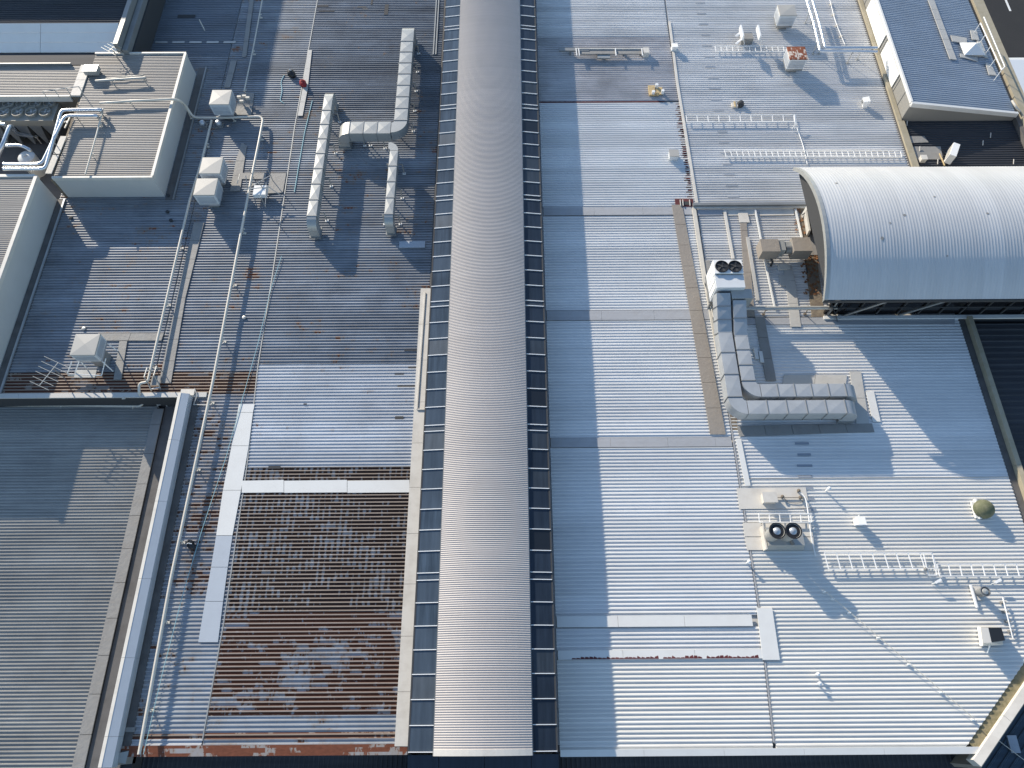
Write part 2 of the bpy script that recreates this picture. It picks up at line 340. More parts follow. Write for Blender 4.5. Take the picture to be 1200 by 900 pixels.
# calibrated so that eave edges land where the photo has them
pv=.0762; n=14; mb=MB(); k=0; y=Y0+.1; rows=[]
while y<Y1:
    for j,o in enumerate((0,.009,.013,.009,0,-.006)):
        rows.append((y+pv*j/6,o))
    y+=pv
for y,o in rows:
    for i in range(n+1):
        x,z=arc(i/n); mb.v.append((x,y,z+o))
for r_ in range(len(rows)-1):
    for i in range(n): a=r_*(n+1)+i; mb.f.append((a,a+1,a+n+2,a+n+1))
mb.build('vault_roof',M['vault'],rid,smooth=True)
mb=MB()
for i in range(n):
    x0,z0=arc(i/n); x1,z1=arc((i+1)/n)
    mb.hexa([(x0,Y0-.06,z0-.12),(x1,Y0-.06,z1-.12),(x1,Y0+.13,z1-.1),(x0,Y0+.13,z0-.1)],[(x0,Y0-.06,z0+.02),(x1,Y0-.06,z1+.02),(x1,Y0+.13,z1+.025),(x0,Y0+.13,z0+.025)])
mb.build('end_capping',M['cream'],rid)
GM={-1:[M['glass_sky_sheen']]*3+[mat('dusty tinted glass',(.075,.092,.11),.3,.0,streak=.3,scale=(6,.8,1)),mat('streaked tinted glass',(.045,.065,.09),.2,.0,streak=.5,scale=(9,.5,1))],
     1:[M['glass']]*4+[mat('dusty dark glass',(.035,.047,.062),.3,.0,streak=.4,scale=(8,.6,1)),mat('clear dark glass',(.014,.018,.024),.08,.0)]}
for sx,xe,xf in ((-1,XL,GL),(1,XR,GR)):
    m=MB(); m.box(xe-.03,xe+.03,Y0-.06,Y1,ZE-.10,ZE-.03); m.build('eave_beam',M['galv_dark'],rid)
    # panes and bars: a double bar every 5.6 m
    edges=[]; yy=[26.98+.17/2-5.60*j for j in range(-2,6)]
    per=(ay(32.8,1.4,640)-ay(885.4,1.4,640))/6; DB0=ay(885.4,1.4,640); dbl=[DB0+per*j for j in range(-1,9)]
    bars=[]
    for d0,d1 in zip(dbl,dbl[1:]):
        bars+= [d0-.13,d0+.13]+[d0+.13+(per-.26)*q/7 for q in range(1,7)]
    bars+= [dbl[-1]-.13,dbl[-1]+.13]
    bars=sorted(q for q in bars if Y0-.1<=q<Y1)
    if bars[0]>Y0+.1: bars=[Y0]+bars
    xi=xe+sx*.02; 
    for a,c in zip(bars,bars[1:]):
        if c-a<.02: continue
        p=MB(); xa_,xb_,za_,zb_=(xi,xf,ZG+.10,ZG) if sx>0 else (xf,xi,ZG,ZG+.10)
        p.hexa([(xa_,a+.02,za_-.03),(xb_,a+.02,zb_-.03),(xb_,c-.02,zb_-.03),(xa_,c-.02,za_-.03)],[(xa_,a+.02,za_),(xb_,a+.02,zb_),(xb_,c-.02,zb_),(xa_,c-.02,za_)])
        p.build('glass_pane',random.choice(GM[sx]),rid)
    for q in bars:
        MB().bar((xi,q,ZG+.12),(xf,q,ZG+.02),.026,.04).build('glazing_bar',M['mullion'],rid)
    m=MB(); m.box(xf-.03,xf+.03,Y0,Y1,ZG-.12,ZG+.012); m.build('sill',M['dark'],rid)
    m=MB(); m.box(min(xf,xf-sx*.12),max(xf,xf-sx*.12),Y0,Y1,-.05,ZG-.125); m.build('side_wall',M['dark'],rid)
# lower continuation of the glazing beyond the end
ez=-1.0
for x0,x1 in ((XG_L-.1,XL-.02),(XL,-1.0),(-.98,XR),(XR+.02,XG_R+.05)):
    m=MB(); m.hexa([(x0,Y0-3,-1.6),(x1,Y0-3,-1.6),(x1,Y0-.1,-.5),(x0,Y0-.1,-.5)],[(x0,Y0-3,-1.57),(x1,Y0-3,-1.57),(x1,Y0-.1,-.47),(x0,Y0-.1,-.47)]); m.build('end_glass',M['glass'],rid)
m=MB(); m.add([(GL,Y0-.02,-.5),(GR,Y0-.02,-.5),(GR,Y0-.02,ZG-.05),(XR,Y0-.02,ZE-.15),(XL,Y0-.02,ZE-.15),(GL,Y0-.02,ZG-.05)],[(0,1,2,3,4,5)]); m.build('gable_glass',M['glass'],rid)
# ================================================================ RIGHT ROOF HALL
hr=thing('roof_hall','broad white painted corrugated metal roof with grey cross bands, right of the glazed ridge','roof',(10,10,0))
XE=20.45
s1=[V2(778,0),V2(781,25),V2(792,98),V2(803,165),V2(815,240),V2(836,375),V2(857,512),V2(872,610),V2(888,715),V2(905,870),V2(908,895)]
GW=[(XG_R+.07,-5),(XG_R+.07,60)]
def yr(y): return ay(y,0,720)
def rr(a,b,m,z=0.,jit=.003): ribbed('roof_sheet',GW,s1,yr(a)+.01,(yr(b)-.01) if b is not None else y_top,z,m,hr,jit=jit)
rr(44,None,M['white_grey']); rr(119,44,M['white_dirty'],jit=.006)
rr(243,121,M['white_roof']); rr(364,253,M['white_roof']); rr(513,376,M['white_roof']); rr(722,525,M['white_roof'])
rr(762,735,M['white_roof']); rr(880,773,M['white_warm'])
for a,b_ in ((253,243),(376,364),(525,513)):
    xs=[XG_R+.1,4.2,6.6,8.6,99]
    for q0,q1 in zip(xs,xs[1:]):
        e=min(q1,interp(s1,yr(a))-.03)
        if e>q0+.1: MB().box(q0+.004,e-.004,yr(a)+.02,yr(b_)-.02,.03,.052).build('sealed_band',M['band_grey'],hr)
for a,b_ in ((735,722),(773,762)):
    xs=[XG_R+.1,4.0,6.5,9.05] if a==735 else [XG_R+.1,4.1,6.75,9.3]
    for q0,q1 in zip(xs,xs[1:]): MB().box(q0+.006,q1-.006,yr(a),yr(b_),.046,.085).build('cross_flashing',M['white_flash'],hr)
strip('cross_flashing',[(893,773.5),(913,773.5),(904,713),(886,713)],.05,.092,M['white_flash'],hr)
# right field
sR=[(x+.10,y) for x,y in s1]
EX=[(XE,-5),(XE,60)]
# near corner is cut by a diagonal parapet
dg0=V2(1130,878); dg1=V2(1230,733)
EXc=[(dg0[0],YB),(dg0[0],dg0[1]),(dg1[0],dg1[1])] 
EXc=[dg0,(XE,dg0[1]+(XE-dg0[0])*(dg1[1]-dg0[1])/(dg1[0]-dg0[0]))]+[(XE,60)]
ytopw=ay(241,0,880); ybotw=ay(372,0,900)
ribbed('roof_sheet',sR,EX,ytopw+.02,y_top,0,M['white_grey'],hr,jit=.003)
ribbed('roof_sheet',[(V2(818,250)[0],0),(V2(818,250)[0],50)],[(14.6,0),(14.6,60)],ybotw+.02,ytopw-.02,0,M['white_grey'],hr,jit=.003)
ribbed('roof_sheet',sR,EX,ay(560,0,1000),ybotw-.02,0,M['white_roof'],hr,jit=.002)
ribbed('roof_sheet',sR,EXc,ay(882,0,1000),ay(560,0,1000)-.02,0,M['white_warm'],hr,jit=.002)
b=MB(); b.box(-.9,XE-.02,9.0,y_top,-9,-.06)
b.prism([(-.9,YB+.25),(dg0[0]-.1,YB+.25),(XE-.02,dg1[1]),(XE-.02,9.0),(-.9,9.0)],-9,-.06); b.build('wall',M['cream_wall'],hr)
xs=[XG_R+.08,4.6,7.4,10.2,13.0,dg0[0]+.5]
for q0,q1 in zip(xs,xs[1:]):
    m=MB(); m.hexa([(q0+.004,YB-.12,-.04),(q1-.004,YB-.12,-.04),(q1-.004,YB+.10,0),(q0+.004,YB+.10,0)],[(q0+.004,YB-.12,.06),(q1-.004,YB-.12,.06),(q1-.004,YB+.10,.085),(q0+.004,YB+.10,.085)]); m.build('eave_capping',M['white_flash'],hr)
# lap capping along the long seam: far part
m=MB()
far=[V2(783,27),V2(792,98),V2(803,165),V2(815,240)]
for a,c in zip(far,far[1:]): m.bar((a[0]+.06,a[1],.07),(c[0]+.06,c[1],.07),.13,.05)
m.build('seam_capping',M['cream'],hr)
m=MB(); a=V2(859,515);c=V2(870,570); m.bar((a[0]+.2,a[1],.07),(c[0]+.2,c[1],.07),.22,.03); m.build('seam_capping',M['white_flash'],hr)
m=MB(); 
for a,c in zip(s1[-6:-1],s1[-5:-1]): m.bar((a[0]+.05,a[1],.03),(c[0]+.05,c[1],.03),.05,.03)
m.build('seam_lap',M['band_grey'],hr)
# maroon primer left along the seam and in the cross joints
pr=MB(); rs=random.Random(3)
def primer(p0,p1,wd,nn,side=-1):
    a=V2(*p0); c=V2(*p1)
    for i in range(nn):
        t=(i+rs.random()*.3)/nn; x=a[0]+(c[0]-a[0])*t; y=a[1]+(c[1]-a[1])*t; ww=wd*rs.uniform(.5,1.2)
        yk=math.floor(y/.15)*.15
        pr.add([(x+side*ww,yk+.005,.003),(x+.02,yk+.005,.003),(x+.02,yk+.08,.003),(x+side*ww*rs.uniform(.6,1),yk+.08,.003)],[(0,1,2,3)])
        if rs.random()<.5: pr.add([(x+side*ww*.7,yk+.099,.0405),(x+.02,yk+.099,.0405),(x+.02,yk+.136,.0405),(x+side*ww*.6,yk+.136,.0405)],[(0,1,2,3)])
primer((796,122),(812,236),.26,60); primer((802,255),(812,310),.14,26); primer((813,322),(836,508),.13,56)
for x in [2.2+.16*i for i in range(46)]:
    t=math.sin(x*5.1)*.5+.5; q=yr(773)+.012
    if rs.random()<.85 and x<9: pr.add([(x,q,.0875),(x+.17,q,.0875),(x+.15,q+.04+.09*t*rs.random(),.0875),(x+.03,q+.04+.07*rs.random(),.0875)],[(0,1,2,3)])
q=yr(120)
for i in range(50):
    x=XG_R+.12+i*.145
    if x<8.3: pr.add([(x,q-.05,.048),(x+.145,q-.05,.048),(x+.145,q+.03*rs.random()+.01,.048),(x,q+.05*rs.random(),.048)],[(0,1,2,3)])
tb=MB()  # brown teeth painted for rib shadow in the toothed gutter beside the walkway
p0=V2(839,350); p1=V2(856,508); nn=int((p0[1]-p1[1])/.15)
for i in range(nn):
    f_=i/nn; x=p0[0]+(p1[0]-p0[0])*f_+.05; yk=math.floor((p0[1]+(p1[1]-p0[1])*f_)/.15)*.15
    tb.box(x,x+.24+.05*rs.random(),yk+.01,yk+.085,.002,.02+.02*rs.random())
tb.build('rib_shadow_teeth',M['brown'],hr,kind='stuff')
pr.build('primer_paint',M['red'],hr,kind='stuff')
# worn rectangles on far ribs
for i in range(26):
    if i<19: px,py=821+i*2.15,4+i*12.6
    else: px,py=940+(i-19)*1.6,520+(i-19)*13
    q=at(px,py)
    if abs(py-245)<10: continue
    MB().box(q.x-.26-.1*random.random(),q.x+.2+.1*random.random(),q.y-.05,q.y+.05,.0425,.047).build('worn_patch',M['patch'],hr)
for a in ((868,596),(872,645)): pass
# cream flashing plates round the twin stack
strip('flashing_plate',[(866,597),(948,596),(943.5,571.5),(863,572.5)],.044,.06,M['cream'],hr)
for c in ([(872,629),(893,629),(891,613),(870,613)],[(875,645),(896,645),(893.3,630),(872.3,630)],[(895,629),(952,629),(949,611),(892,611.5)],[(898,645.5),(956,645.5),(952.5,630),(895.5,630)]):
    strip('flashing_plate',c,.046,.064,M['cream'],hr)
# ---- gutters and parapets round the right field
par=thing('parapet_wall','cream capped parapet and mossy box gutter cutting diagonally across the near right corner','parapet',(18,3,0))
dx,dy=dg1[0]-dg0[0],dg1[1]-dg0[1]; ln=math.hypot(dx,dy); ux,uy=dx/ln,dy/ln; nx,ny=uy,-ux
def along(t,o,z): return (dg0[0]+ux*t+nx*o,dg0[1]+uy*t+ny*o,z)
m=MB(); m.hexa([along(.3,0,-.1),along(.3,.36,-.1),along(9,.36,-.1),along(9,0,-.1)],[along(.3,0,-.02),along(.3,.36,-.02),along(9,.36,-.02),along(9,0,-.02)]); m.build('gutter_bed',M['moss'],par)
for t0,t1 in ((-.12,1.9),(1.91,4.1),(4.11,6.5),(6.51,9)):
    m=MB(); m.hexa([along(t0,.33,-.3),along(t0,.62,-.3),along(t1,.62,-.3),along(t1,.33,-.3)],[along(t0,.33,.14),along(t0,.62,.17),along(t1,.62,.17),along(t1,.33,.14)]); m.build('coping',M['cream'],par)
m=MB(); m.hexa([along(-.1,.60,-2.6),along(-.1,.80,-2.6),along(9,.80,-2.6),along(9,.60,-2.6)],[along(-.1,.60,.02),along(-.1,.74,-.05),along(9,.74,-.05),along(9,.60,.02)]); m.build('outer_cladding',M['mesh_warm'],par)
par2=thing('parapet_wall','straight parapet with mossy gutter along the right edge of the white roof','parapet',(20.8,11,0))
m=MB(); m.box(XE+.01,XE+.33,3.2,16.45,-.12,-.03); m.build('gutter_bed',M['gutter'],par2)
for a,c in ((3.2,6.2),(6.21,9.4),(9.41,13.),(13.01,16.5)):
    m=MB(); m.hexa([(XE+.33,a,-1.5),(XE+.56,a,-1.5),(XE+.56,c,-1.5),(XE+.33,c,-1.5)],[(XE+.34,a,.22),(XE+.52,a,.25),(XE+.52,c,.25),(XE+.34,c,.22)]); m.build('coping',M['parapet'],par2)
par3=thing('parapet_wall','stained beige kerb parapet between the far white roof and the grey shed','parapet',(20.6,32,0))
m=MB(); m.box(XE-.05,XE+.08,25.2,y_top,-.05,.02); m.build('gutter_bed',M['gutter'],par3)
for a,c in ((24.9,28.5),(28.51,32.),(32.01,36.),(36.01,y_top)):
    m=MB(); m.box(XE+.08,XE+.42 if a<28 else XE+.30,a,c,-.4,.14); m.build('coping',M['parapet'],par3)
# ================================================================ lower roofs round the edge
lo=thing('lower_roof','dark charcoal awning roof below the near eave','roof',(0,-4,-2))
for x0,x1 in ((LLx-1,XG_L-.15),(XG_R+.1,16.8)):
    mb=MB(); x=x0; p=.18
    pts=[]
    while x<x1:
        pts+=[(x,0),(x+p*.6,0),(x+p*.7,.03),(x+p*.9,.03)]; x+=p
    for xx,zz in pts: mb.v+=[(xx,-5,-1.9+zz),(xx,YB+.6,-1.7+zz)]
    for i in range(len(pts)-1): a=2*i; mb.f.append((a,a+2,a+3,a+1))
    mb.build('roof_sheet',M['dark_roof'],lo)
m=MB(); m.box(LLx-.4,13.2,-5,YB+.2,-9,-2.0); m.build('wall',M['dark'],lo)
lo2=thing('lower_roof','dark blue ribbed lower roof in shade outside the diagonal parapet at the near right corner','roof',(20,0,-2))
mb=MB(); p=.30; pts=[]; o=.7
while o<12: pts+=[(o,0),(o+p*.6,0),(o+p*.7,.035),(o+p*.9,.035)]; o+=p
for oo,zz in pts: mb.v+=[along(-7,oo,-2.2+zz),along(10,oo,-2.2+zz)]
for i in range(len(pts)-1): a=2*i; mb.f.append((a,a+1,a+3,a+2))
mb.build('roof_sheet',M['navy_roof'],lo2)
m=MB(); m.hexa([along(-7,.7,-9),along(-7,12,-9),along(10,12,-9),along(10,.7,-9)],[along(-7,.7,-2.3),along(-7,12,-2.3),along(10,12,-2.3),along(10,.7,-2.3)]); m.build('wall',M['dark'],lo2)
q=at(1190,872,-2.15); MB().box(q.x-.25,q.x+.1,q.y-.3,q.y+.3,-2.2,-2.12).build('roof_patch',M['galv_blue'],lo2)
q=at(1167,866,-2.15); w2=at(1205,895,-2.15); c=MB().tube([(q.x,q.y,-2.1),(w2.x,w2.y,-2.1)],.015,6); 
tcab=c.build('cable',M['pvc'],None,loc=(q.x,q.y,-2.1),label='thin pale cable stretched across the dark blue lower roof',category='cable')
lo3=thing('lower_roof','charcoal ribbed roof in shade beyond the straight parapet at the right edge','roof',(24,12,-.4))
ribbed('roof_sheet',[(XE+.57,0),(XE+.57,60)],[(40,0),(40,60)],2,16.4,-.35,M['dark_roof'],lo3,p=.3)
m=MB(); m.box(XE+.57,40,2,16.4,-9,-.4); m.build('wall',M['dark'],lo3)
# ================================================================ LOWER-LEFT ROOF
ll=thing('lower_roof','sunken beige grey ribbed roof at the near left, half in shade behind the white parapet','roof',(-18,5,-1))
ZL=-.85; xr_=-14.35
ribbed('roof_sheet',[(-36,0),(-36,60)],[(-15.60,0),(-15.60,60)],-3,12.75,ZL,mat('grey beige sheet',(.32,.315,.29),.5,.05,sheet=.08,streak=.22,dirt=.3,dirtcol=(.14,.13,.12)),ll,p=.134,h=.038)
ya=[-3+1.35*i for i in range(13)]
for a,c in zip(ya,ya[1:]): MB().box(-15.72,-15.28,a+.008,min(c,12.6)-.008,ZL+.02,ZL+.075).build('walkway_panel',M['mesh'],ll)
m=MB(); m.box(-15.27,xr_+.3,-3,12.75,ZL-.1,ZL-.02); m.build('gutter_bed',M['gutter'],ll)
m=MB(); m.box(-36,LLx,-3,12.74,-9,ZL-.12); m.build('wall',M['dark'],ll)
pw=thing('parapet_wall','white capped parapet wall between the sunken near left roof and the rusty strip','parapet',(-13.9,6,0))
ys=[-1.3,-.35,2.2,5.0,8.0,10.6,12.72]
XP=-14.08
for a,c in zip(ys,ys[1:]):
    m=MB(); m.hexa([(XP,a+.005,.30),(XP+.17,a+.005,.30),(XP+.17,c-.005,.30),(XP,c-.005,.30)],[(XP,a+.005,.60),(XP+.13,a+.005,.62),(XP+.13,c-.005,.62),(XP,c-.005,.60)]); m.build('coping',M['cream'],pw)
    m=MB(); m.hexa([(XP+.17,a+.004,.1),(XP+.42,a+.004,.1),(XP+.42,c-.004,.1),(XP+.17,c-.004,.1)],[(XP+.132,a+.004,.61),(XP+.44,a+.004,.52),(XP+.44,c-.004,.52),(XP+.132,c-.004,.61)]); m.build('sloped_capping',M['blue_flash'],pw)
m=MB(); m.box(XP,XP+.40,-1.25,12.7,-1.2,.3); m.build('wall',M['concrete'],pw)
m=MB(); m.box(XP+.42,XP+.70,YB,12.6,-.02,.012+.045); m.build('box_gutter',M['gutter'],pw)
ww=thing('parapet_wall','low grey wall with pale capping along the far side of the sunken near left roof','parapet',(-20,12.9,0))
m=MB(); m.box(-36,XP-.02,12.76,12.93,-1.2,.04); m.build('wall',M['dark'],ww)
for a,c in ((-36,-26),(-25.99,-21.2),(-21.19,-17.9),(-17.89,-14.1),(-14.09,-13.1)):
    m=MB(); m.box(a,c,12.75,12.97,.045,.11); m.build('coping',M['cream_wall'],ww)
# ================================================================ LEFT BLOCKS
def blk(px,py,z): return at(px,py,z)
tl=thing('plant_building','cream walled plant room with beige ribbed roof beside the row of evaporative coolers','building',(-19.5,28,0))
ZB=1.38; bx0,bx1,by0,by1=-21.95,-17.12,23.75,32.3
ribbed('roof_sheet',[(bx0+.02,0),(bx0+.02,60)],[(bx1-.1,0),(bx1-.1,60)],by0+.1,by1-.06,ZB-.03,M['cream_rib'],tl,p=.115,h=.024)
m=MB(); m.box(bx0,bx1-.02,by0+.02,by1-.02,-.05,ZB-.1); m.build('wall',M['cream_wall'],tl)
for c in ((bx0,bx1,by0-.01,by0+.1),(bx0,bx1,by1-.06,by1+.03)): MB().box(*c,ZB-.12,ZB+.07).build('capping',M['cream'],tl)
MB().box(bx1-.10,bx1+.03,by0+.1,by1-.06,ZB-.12,ZB+.072).build('capping',M['cream'],tl)
gt=thing('box_gutter','dark gutter trench along the foot of the cream plant room wall','gutter',(-16.9,28,0))
MB().box(bx1+.04,bx1+.42,by0-.2,by1+.5,-.01,.05).build('gutter_bed',M['gutter'],gt)
MB().box(bx1+.42,bx1+.5,by0-.2,by1+.5,-.01,.10).build('gutter_lip',M['galv_dark'],gt)
l1=thing('plant_building','beige roofed block with a long cream side wall at the left edge','building',(-25,18,0))
LZ=1.66; lx=-22.45
ribbed('roof_sheet',[(-40,0),(-40,60)],[(lx-.14,0),(lx-.14,60)],12.95,23.6,LZ-.03,M['cream_rib'],l1,p=.115,h=.024)
m=MB(); m.box(-40,lx,12.94,23.62,-.05,LZ-.1); m.build('wall',M['cream_wall'],l1)
MB().box(lx-.14,lx+.02,12.9,23.66,LZ-.15,LZ+.06).build('capping',M['cream'],l1)
MB().box(-40,lx-.14,23.6,23.75,LZ-.15,LZ+.05).build('capping',M['cream'],l1)
gt=thing('box_gutter','long dark box gutter along the foot of the left edge block wall','gutter',(-22.2,18,0))
MB().box(lx+.03,lx+.46,13.0,23.6,-.01,.055).build('gutter_bed',M['gutter'],gt)
MB().box(lx+.36,lx+.44,13.0,23.6,.056,.11).build('gutter_lip',M['galv_blue'],gt)
# ---- sunken plant well and the low roof north of it
ZN=1.38
nr=thing('plant_building','beige ribbed flat roof strip beyond the sunken fan well at the far left','building',(-27,32,0))
yn0=ay(113,ZN,40); yn1=ay(77,ZN,40)
ribbed('roof_sheet',[(-45,0),(-45,60)],[(-22.5,0),(-22.5,60)],yn0,yn1,ZN-.03,M['cream_rib'],nr,p=.115,h=.024)
m=MB(); m.box(-45,-22.5,yn0-.06,yn0+.02,ZN-.3,ZN+.06); m.build('capping',M['cream'],nr)
m=MB(); m.box(-45,-21.97,yn0+.02,yn1,-.05,ZN-.1); m.build('wall',M['well'],nr)
quad=[(-22.5,-22.0)]
for i in range(4):
    a=yn0+(yn1-yn0)*i/4; c=yn0+(yn1-yn0)*(i+1)/4
    MB().box(-22.48,-21.97,a+.01,c-.01,ZN-.06,ZN+.05).build('walkway_panel',M['mesh_pale'],nr)
m=MB(); m.box(-45,-23.0,yn1,yn1+.06,ZN-.1,ZN+.14); m.build('upstand',M['galv_dark'],nr)
nw=thing('plant_building','dark shaded roof with a sloping band of white panels, farthest left building','building',(-27,37,0))
ye=ay(62,ZN,70); yf=ay(28,2.0,70); xe_=ax(139,40,1.8)
m=MB(); m.box(-45,xe_+.2,yn1+.07,ye,-.05,ZN-.02); m.build('ledge',M['dark_roof'],nw)
xsn=[-45,-33.5,-28.2,-24.9,xe_]
for i in range(3):
    for a,c in zip(xsn,xsn[1:]):
        f0,f1=i/3,(i+1)/3; g_=.012
        y0_,y1_=ye+(yf-ye)*f0+g_,ye+(yf-ye)*f1-g_; z0_,z1_=ZN+.05+.62*f0,ZN+.05+.62*f1
        MB().hexa([(a+g_,y0_,z0_-.05),(c-g_,y0_,z0_-.05),(c-g_,y1_,z1_-.05),(a+g_,y1_,z1_-.05)],[(a+g_,y0_,z0_),(c-g_,y0_,z0_),(c-g_,y1_,z1_),(a+g_,y1_,z1_)]).build('white_panel',M['white_flash'],nw)
m=MB(); m.hexa([(-45,ye+.01,-.05),(xe_,ye+.01,-.05),(xe_,yf,-.05),(-45,yf,-.05)],[(-45,ye+.01,ZN-.02),(xe_,ye+.01,ZN-.02),(xe_,yf,ZN+.58),(-45,yf,ZN+.58)]); m.build('wall',M['dark'],nw)
ribbed('roof_sheet',[(-45,0),(-45,60)],[(xe_+.05,0),(xe_+.05,60)],yf+.02,y_top+2,2.0,M['dark_roof'],nw)
m=MB(); m.box(-45,xe_+.02,yf+.02,y_top+2,-.05,1.9); m.build('under_wall',M['dark'],nw)
gg=thing('box_gutter','twin dark gutter troughs beside the farthest left roof','gutter',(xe_+.5,37,0))
MB().box(xe_+.06,xe_+.30,yn1+.8,y_top+2,1.5,2.06).build('gutter_trough',M['galv_dark'],gg)
MB().box(xe_+.34,xe_+.62,yn1+.8,y_top+2,1.3,1.66).build('gutter_trough',M['galv_dark'],gg)
MB().box(xe_+.06,xe_+.7,yn1+.8,y_top+2,-.03,1.28).build('gutter_wall',M['dark'],gg)
# unseen tower added outside the frame to shade the far left corner
tw=thing('shade_tower','unseen cream tower block added beyond the far left corner for its shade','building',(-31,50,0))
MB().box(-37.2,-25,45.5,56,-.05,7.0).build('wall',M['cream_wall'],tw)
MB().box(-37.4,-24.8,45.3,56.2,7.0,7.3).build('capping',M['cream'],tw)
# well floor
wl=thing('plant_well','dark sunken plant well with brown walls at the far left','plant well',(-26,27,-.5))
m=MB(); m.box(-45,-22.0,23.76,yn0,-1.2,-.8); m.build('well_floor',M['gutter'],wl)
m=MB(); m.box(-22.1,-21.97,23.77,yn0,-.8,ZB-.1); m.build('well_wall',M['well'],wl)
# condensers, 2 x 4 fans on v-shaped coils
cn=thing('condenser_bank','bank of eight round condenser fans on a grey casing inside the sunken well','condenser',(-26,28.5,0))
zc=1.0
cx=[ax(t,126,zc) for t in (8,24,40,57)]
yA=ay(121,zc,30); yBk=ay(131.5,zc,30)
cw=cx[1]-cx[0]
m=MB(); m.box(cx[0]-2*cw,cx[3]+cw*.55,yBk-.5,yA+.5,.55,zc-.08); m.build('casing',M['fan'],cn)
for i in range(-1,4):
    x0=cx[0]+cw*i
    for yy in (yA,yBk):
        m=MB(); m.lathe((x0+(0.0 if yy==yA else -.05),yy,zc-.08),[(.30,0),(.30,.14),(.27,.14),(.27,.04),(.0,.04)],16); f_=m.build('fan_ring',M['fan'],cn,smooth=True)
        m=MB()
        for k in range(5):
            t=k*2*math.pi/5+i; c,s_=math.cos(t),math.sin(t); X=x0+(0.0 if yy==yA else -.05)
            m.add([(X,yy,zc-.01),(X+.25*c-.05*s_,yy+.25*s_+.05*c,zc+.0),(X+.25*c+.06*s_,yy+.25*s_-.06*c,zc-.03)],[(0,1,2)])
        m.lathe((X,yy,zc-.02),[(.05,0),(.05,.05),(0,.05)],8); m.build('fan_blade',M['mesh_pale'],cn)
    m=MB(); m.hexa([(x0-.08,yBk-.5,-.7),(x0+.02,yBk-.5,-.7),(x0+.02,yA+.4,-.7),(x0-.08,yA+.4,-.7)],[(x0-cw*.48,yBk-.5,.55),(x0+cw*.42,yBk-.5,.55),(x0+cw*.42,yA+.4,.55),(x0-cw*.48,yA+.4,.55)]); m.build('coil_panel',M['galv_dark'],cn)
# lagged pipes
def pipe(label,pts,r,m,cat='pipe',name='pipe',group=None,stands=0,sm=None,zs=0.,n=10,bend=0.25,parts=True):
    P=[Vector(p) for p in pts]; c0=P[0]
    t=thing(name,label,cat,(c0.x,c0.y,0),group)
    # round the corners
    Q=[P[0]]
    for i in range(1,len(P)-1):
        a,b_,c=P[i-1],P[i],P[i+1]; da=(a-b_); dc=(c-b_); bb=min(bend,da.length*.45,dc.length*.45)
        p0=b_+da.normalized()*bb; p2=b_+dc.normalized()*bb
        for s_ in (0,.25,.5,.75,1): Q.append(p0*(1-s_)**2+b_*2*s_*(1-s_)+p2*s_*s_)
    Q.append(P[-1])
    MB().tube(Q,r,n).build('pipe_run',m,t,smooth=True)
    if stands:
        cum=0; nxt=stands*.5
        for a,b_ in zip(P,P[1:]):
            L_=(b_-a).length
            while nxt<cum+L_:
                q=a+(b_-a)*((nxt-cum)/L_); s_=MB()
                dd=(b_-a).normalized(); pr_=Vector((-dd.y,dd.x,0))
                if (q.z-zs)>.12:
                    s_.box(q.x-.015,q.x+.015,q.y-.015,q.y+.015,zs+.05,q.z-r*.6)
                s_.bar(q-pr_*(r+.01)+Vector((0,0,-r*.6)),q+pr_*(r+.07)+Vector((0,0,-r*.6)),.06,.03)
                s_.box(q.x-.05,q.x+.09,q.y-.05,q.y+.05,zs+.045,zs+.075)
                s_.build('bracket',sm or M['pvc'],t); nxt+=stands
            cum+=L_
    return t
zt=ZB+.42
pipe('outer silver lagged pipe bending round the sunken fan well',[at(4,202-4,zt),at(53,198,zt),at(72,129,zt),at(119,128.5,zt),at(119,133,zt-.35)],.085,M['silver'],group=None,stands=2.2,sm=M['galv_dark'],zs=ZB-.1)
pipe('inner silver lagged pipe bending round the sunken fan well',[at(4,192.5,zt),at(49,192,zt),at(76,135.5,zt),at(114,135.5,zt),at(116,139,zt-.35)],.075,M['silver'],stands=2.2,sm=M['galv_dark'],zs=ZB-.1)
pipe('grey lagged riser pipe crossing the sunken well at the left edge',[at(-3,186,.6),at(3,170,1.2),at(12,146,1.3),at(20,157,.3),at(38,160,-.2)],.10,M['silver'],bend=.3)
pipe('curved silver pipe above the white tank in the sunken well',[at(0,145,1.1),at(6,146,1.1)],.09,M['silver'])
pipe('silver elbow pipe running to the white tank top',[at(7,171,.5),at(24,170,.5),at(36,176,.45),at(38,182,.0)],.09,M['silver'],bend=.3)
q=at(30,183,.35); tk=thing('water_tank','white round tank with flat lid inside the sunken well','tank',(q.x,q.y,-.8))
MB().lathe((q.x,q.y,-.8),[(.42,0),(.42,1.1),(.36,1.16),(0,1.2)],24).build('tank_shell',M['white_flash'],tk,smooth=True)
MB().lathe((q.x,q.y,.38),[(.1,0),(.1,.06),(0,.06)],12).build('tank_cap',M['cream'],tk)
# small well clutter
for i,(x,y) in enumerate(((52,150),(57,158),(42,152),(46,165))):
    q=at(x,y,-.6); v=thing('pipe_valve',['pale valve on pipework nearest the brown well wall','small valve below the highest one by the inner lagged pipe','cream valve at the middle of the well floor','lowest pale valve beside the tank'][i],'valve',(q.x,q.y,-.8))
    MB().tube([(q.x,q.y,-.8),(q.x,q.y,-.3)],.03,6).build('stem',M['pvc'],v); MB().lathe((q.x,q.y,-.35),[(.07,0),(.09,.04),(.07,.08),(0,.08)],8).build('valve_wheel',M['pvc'],v)
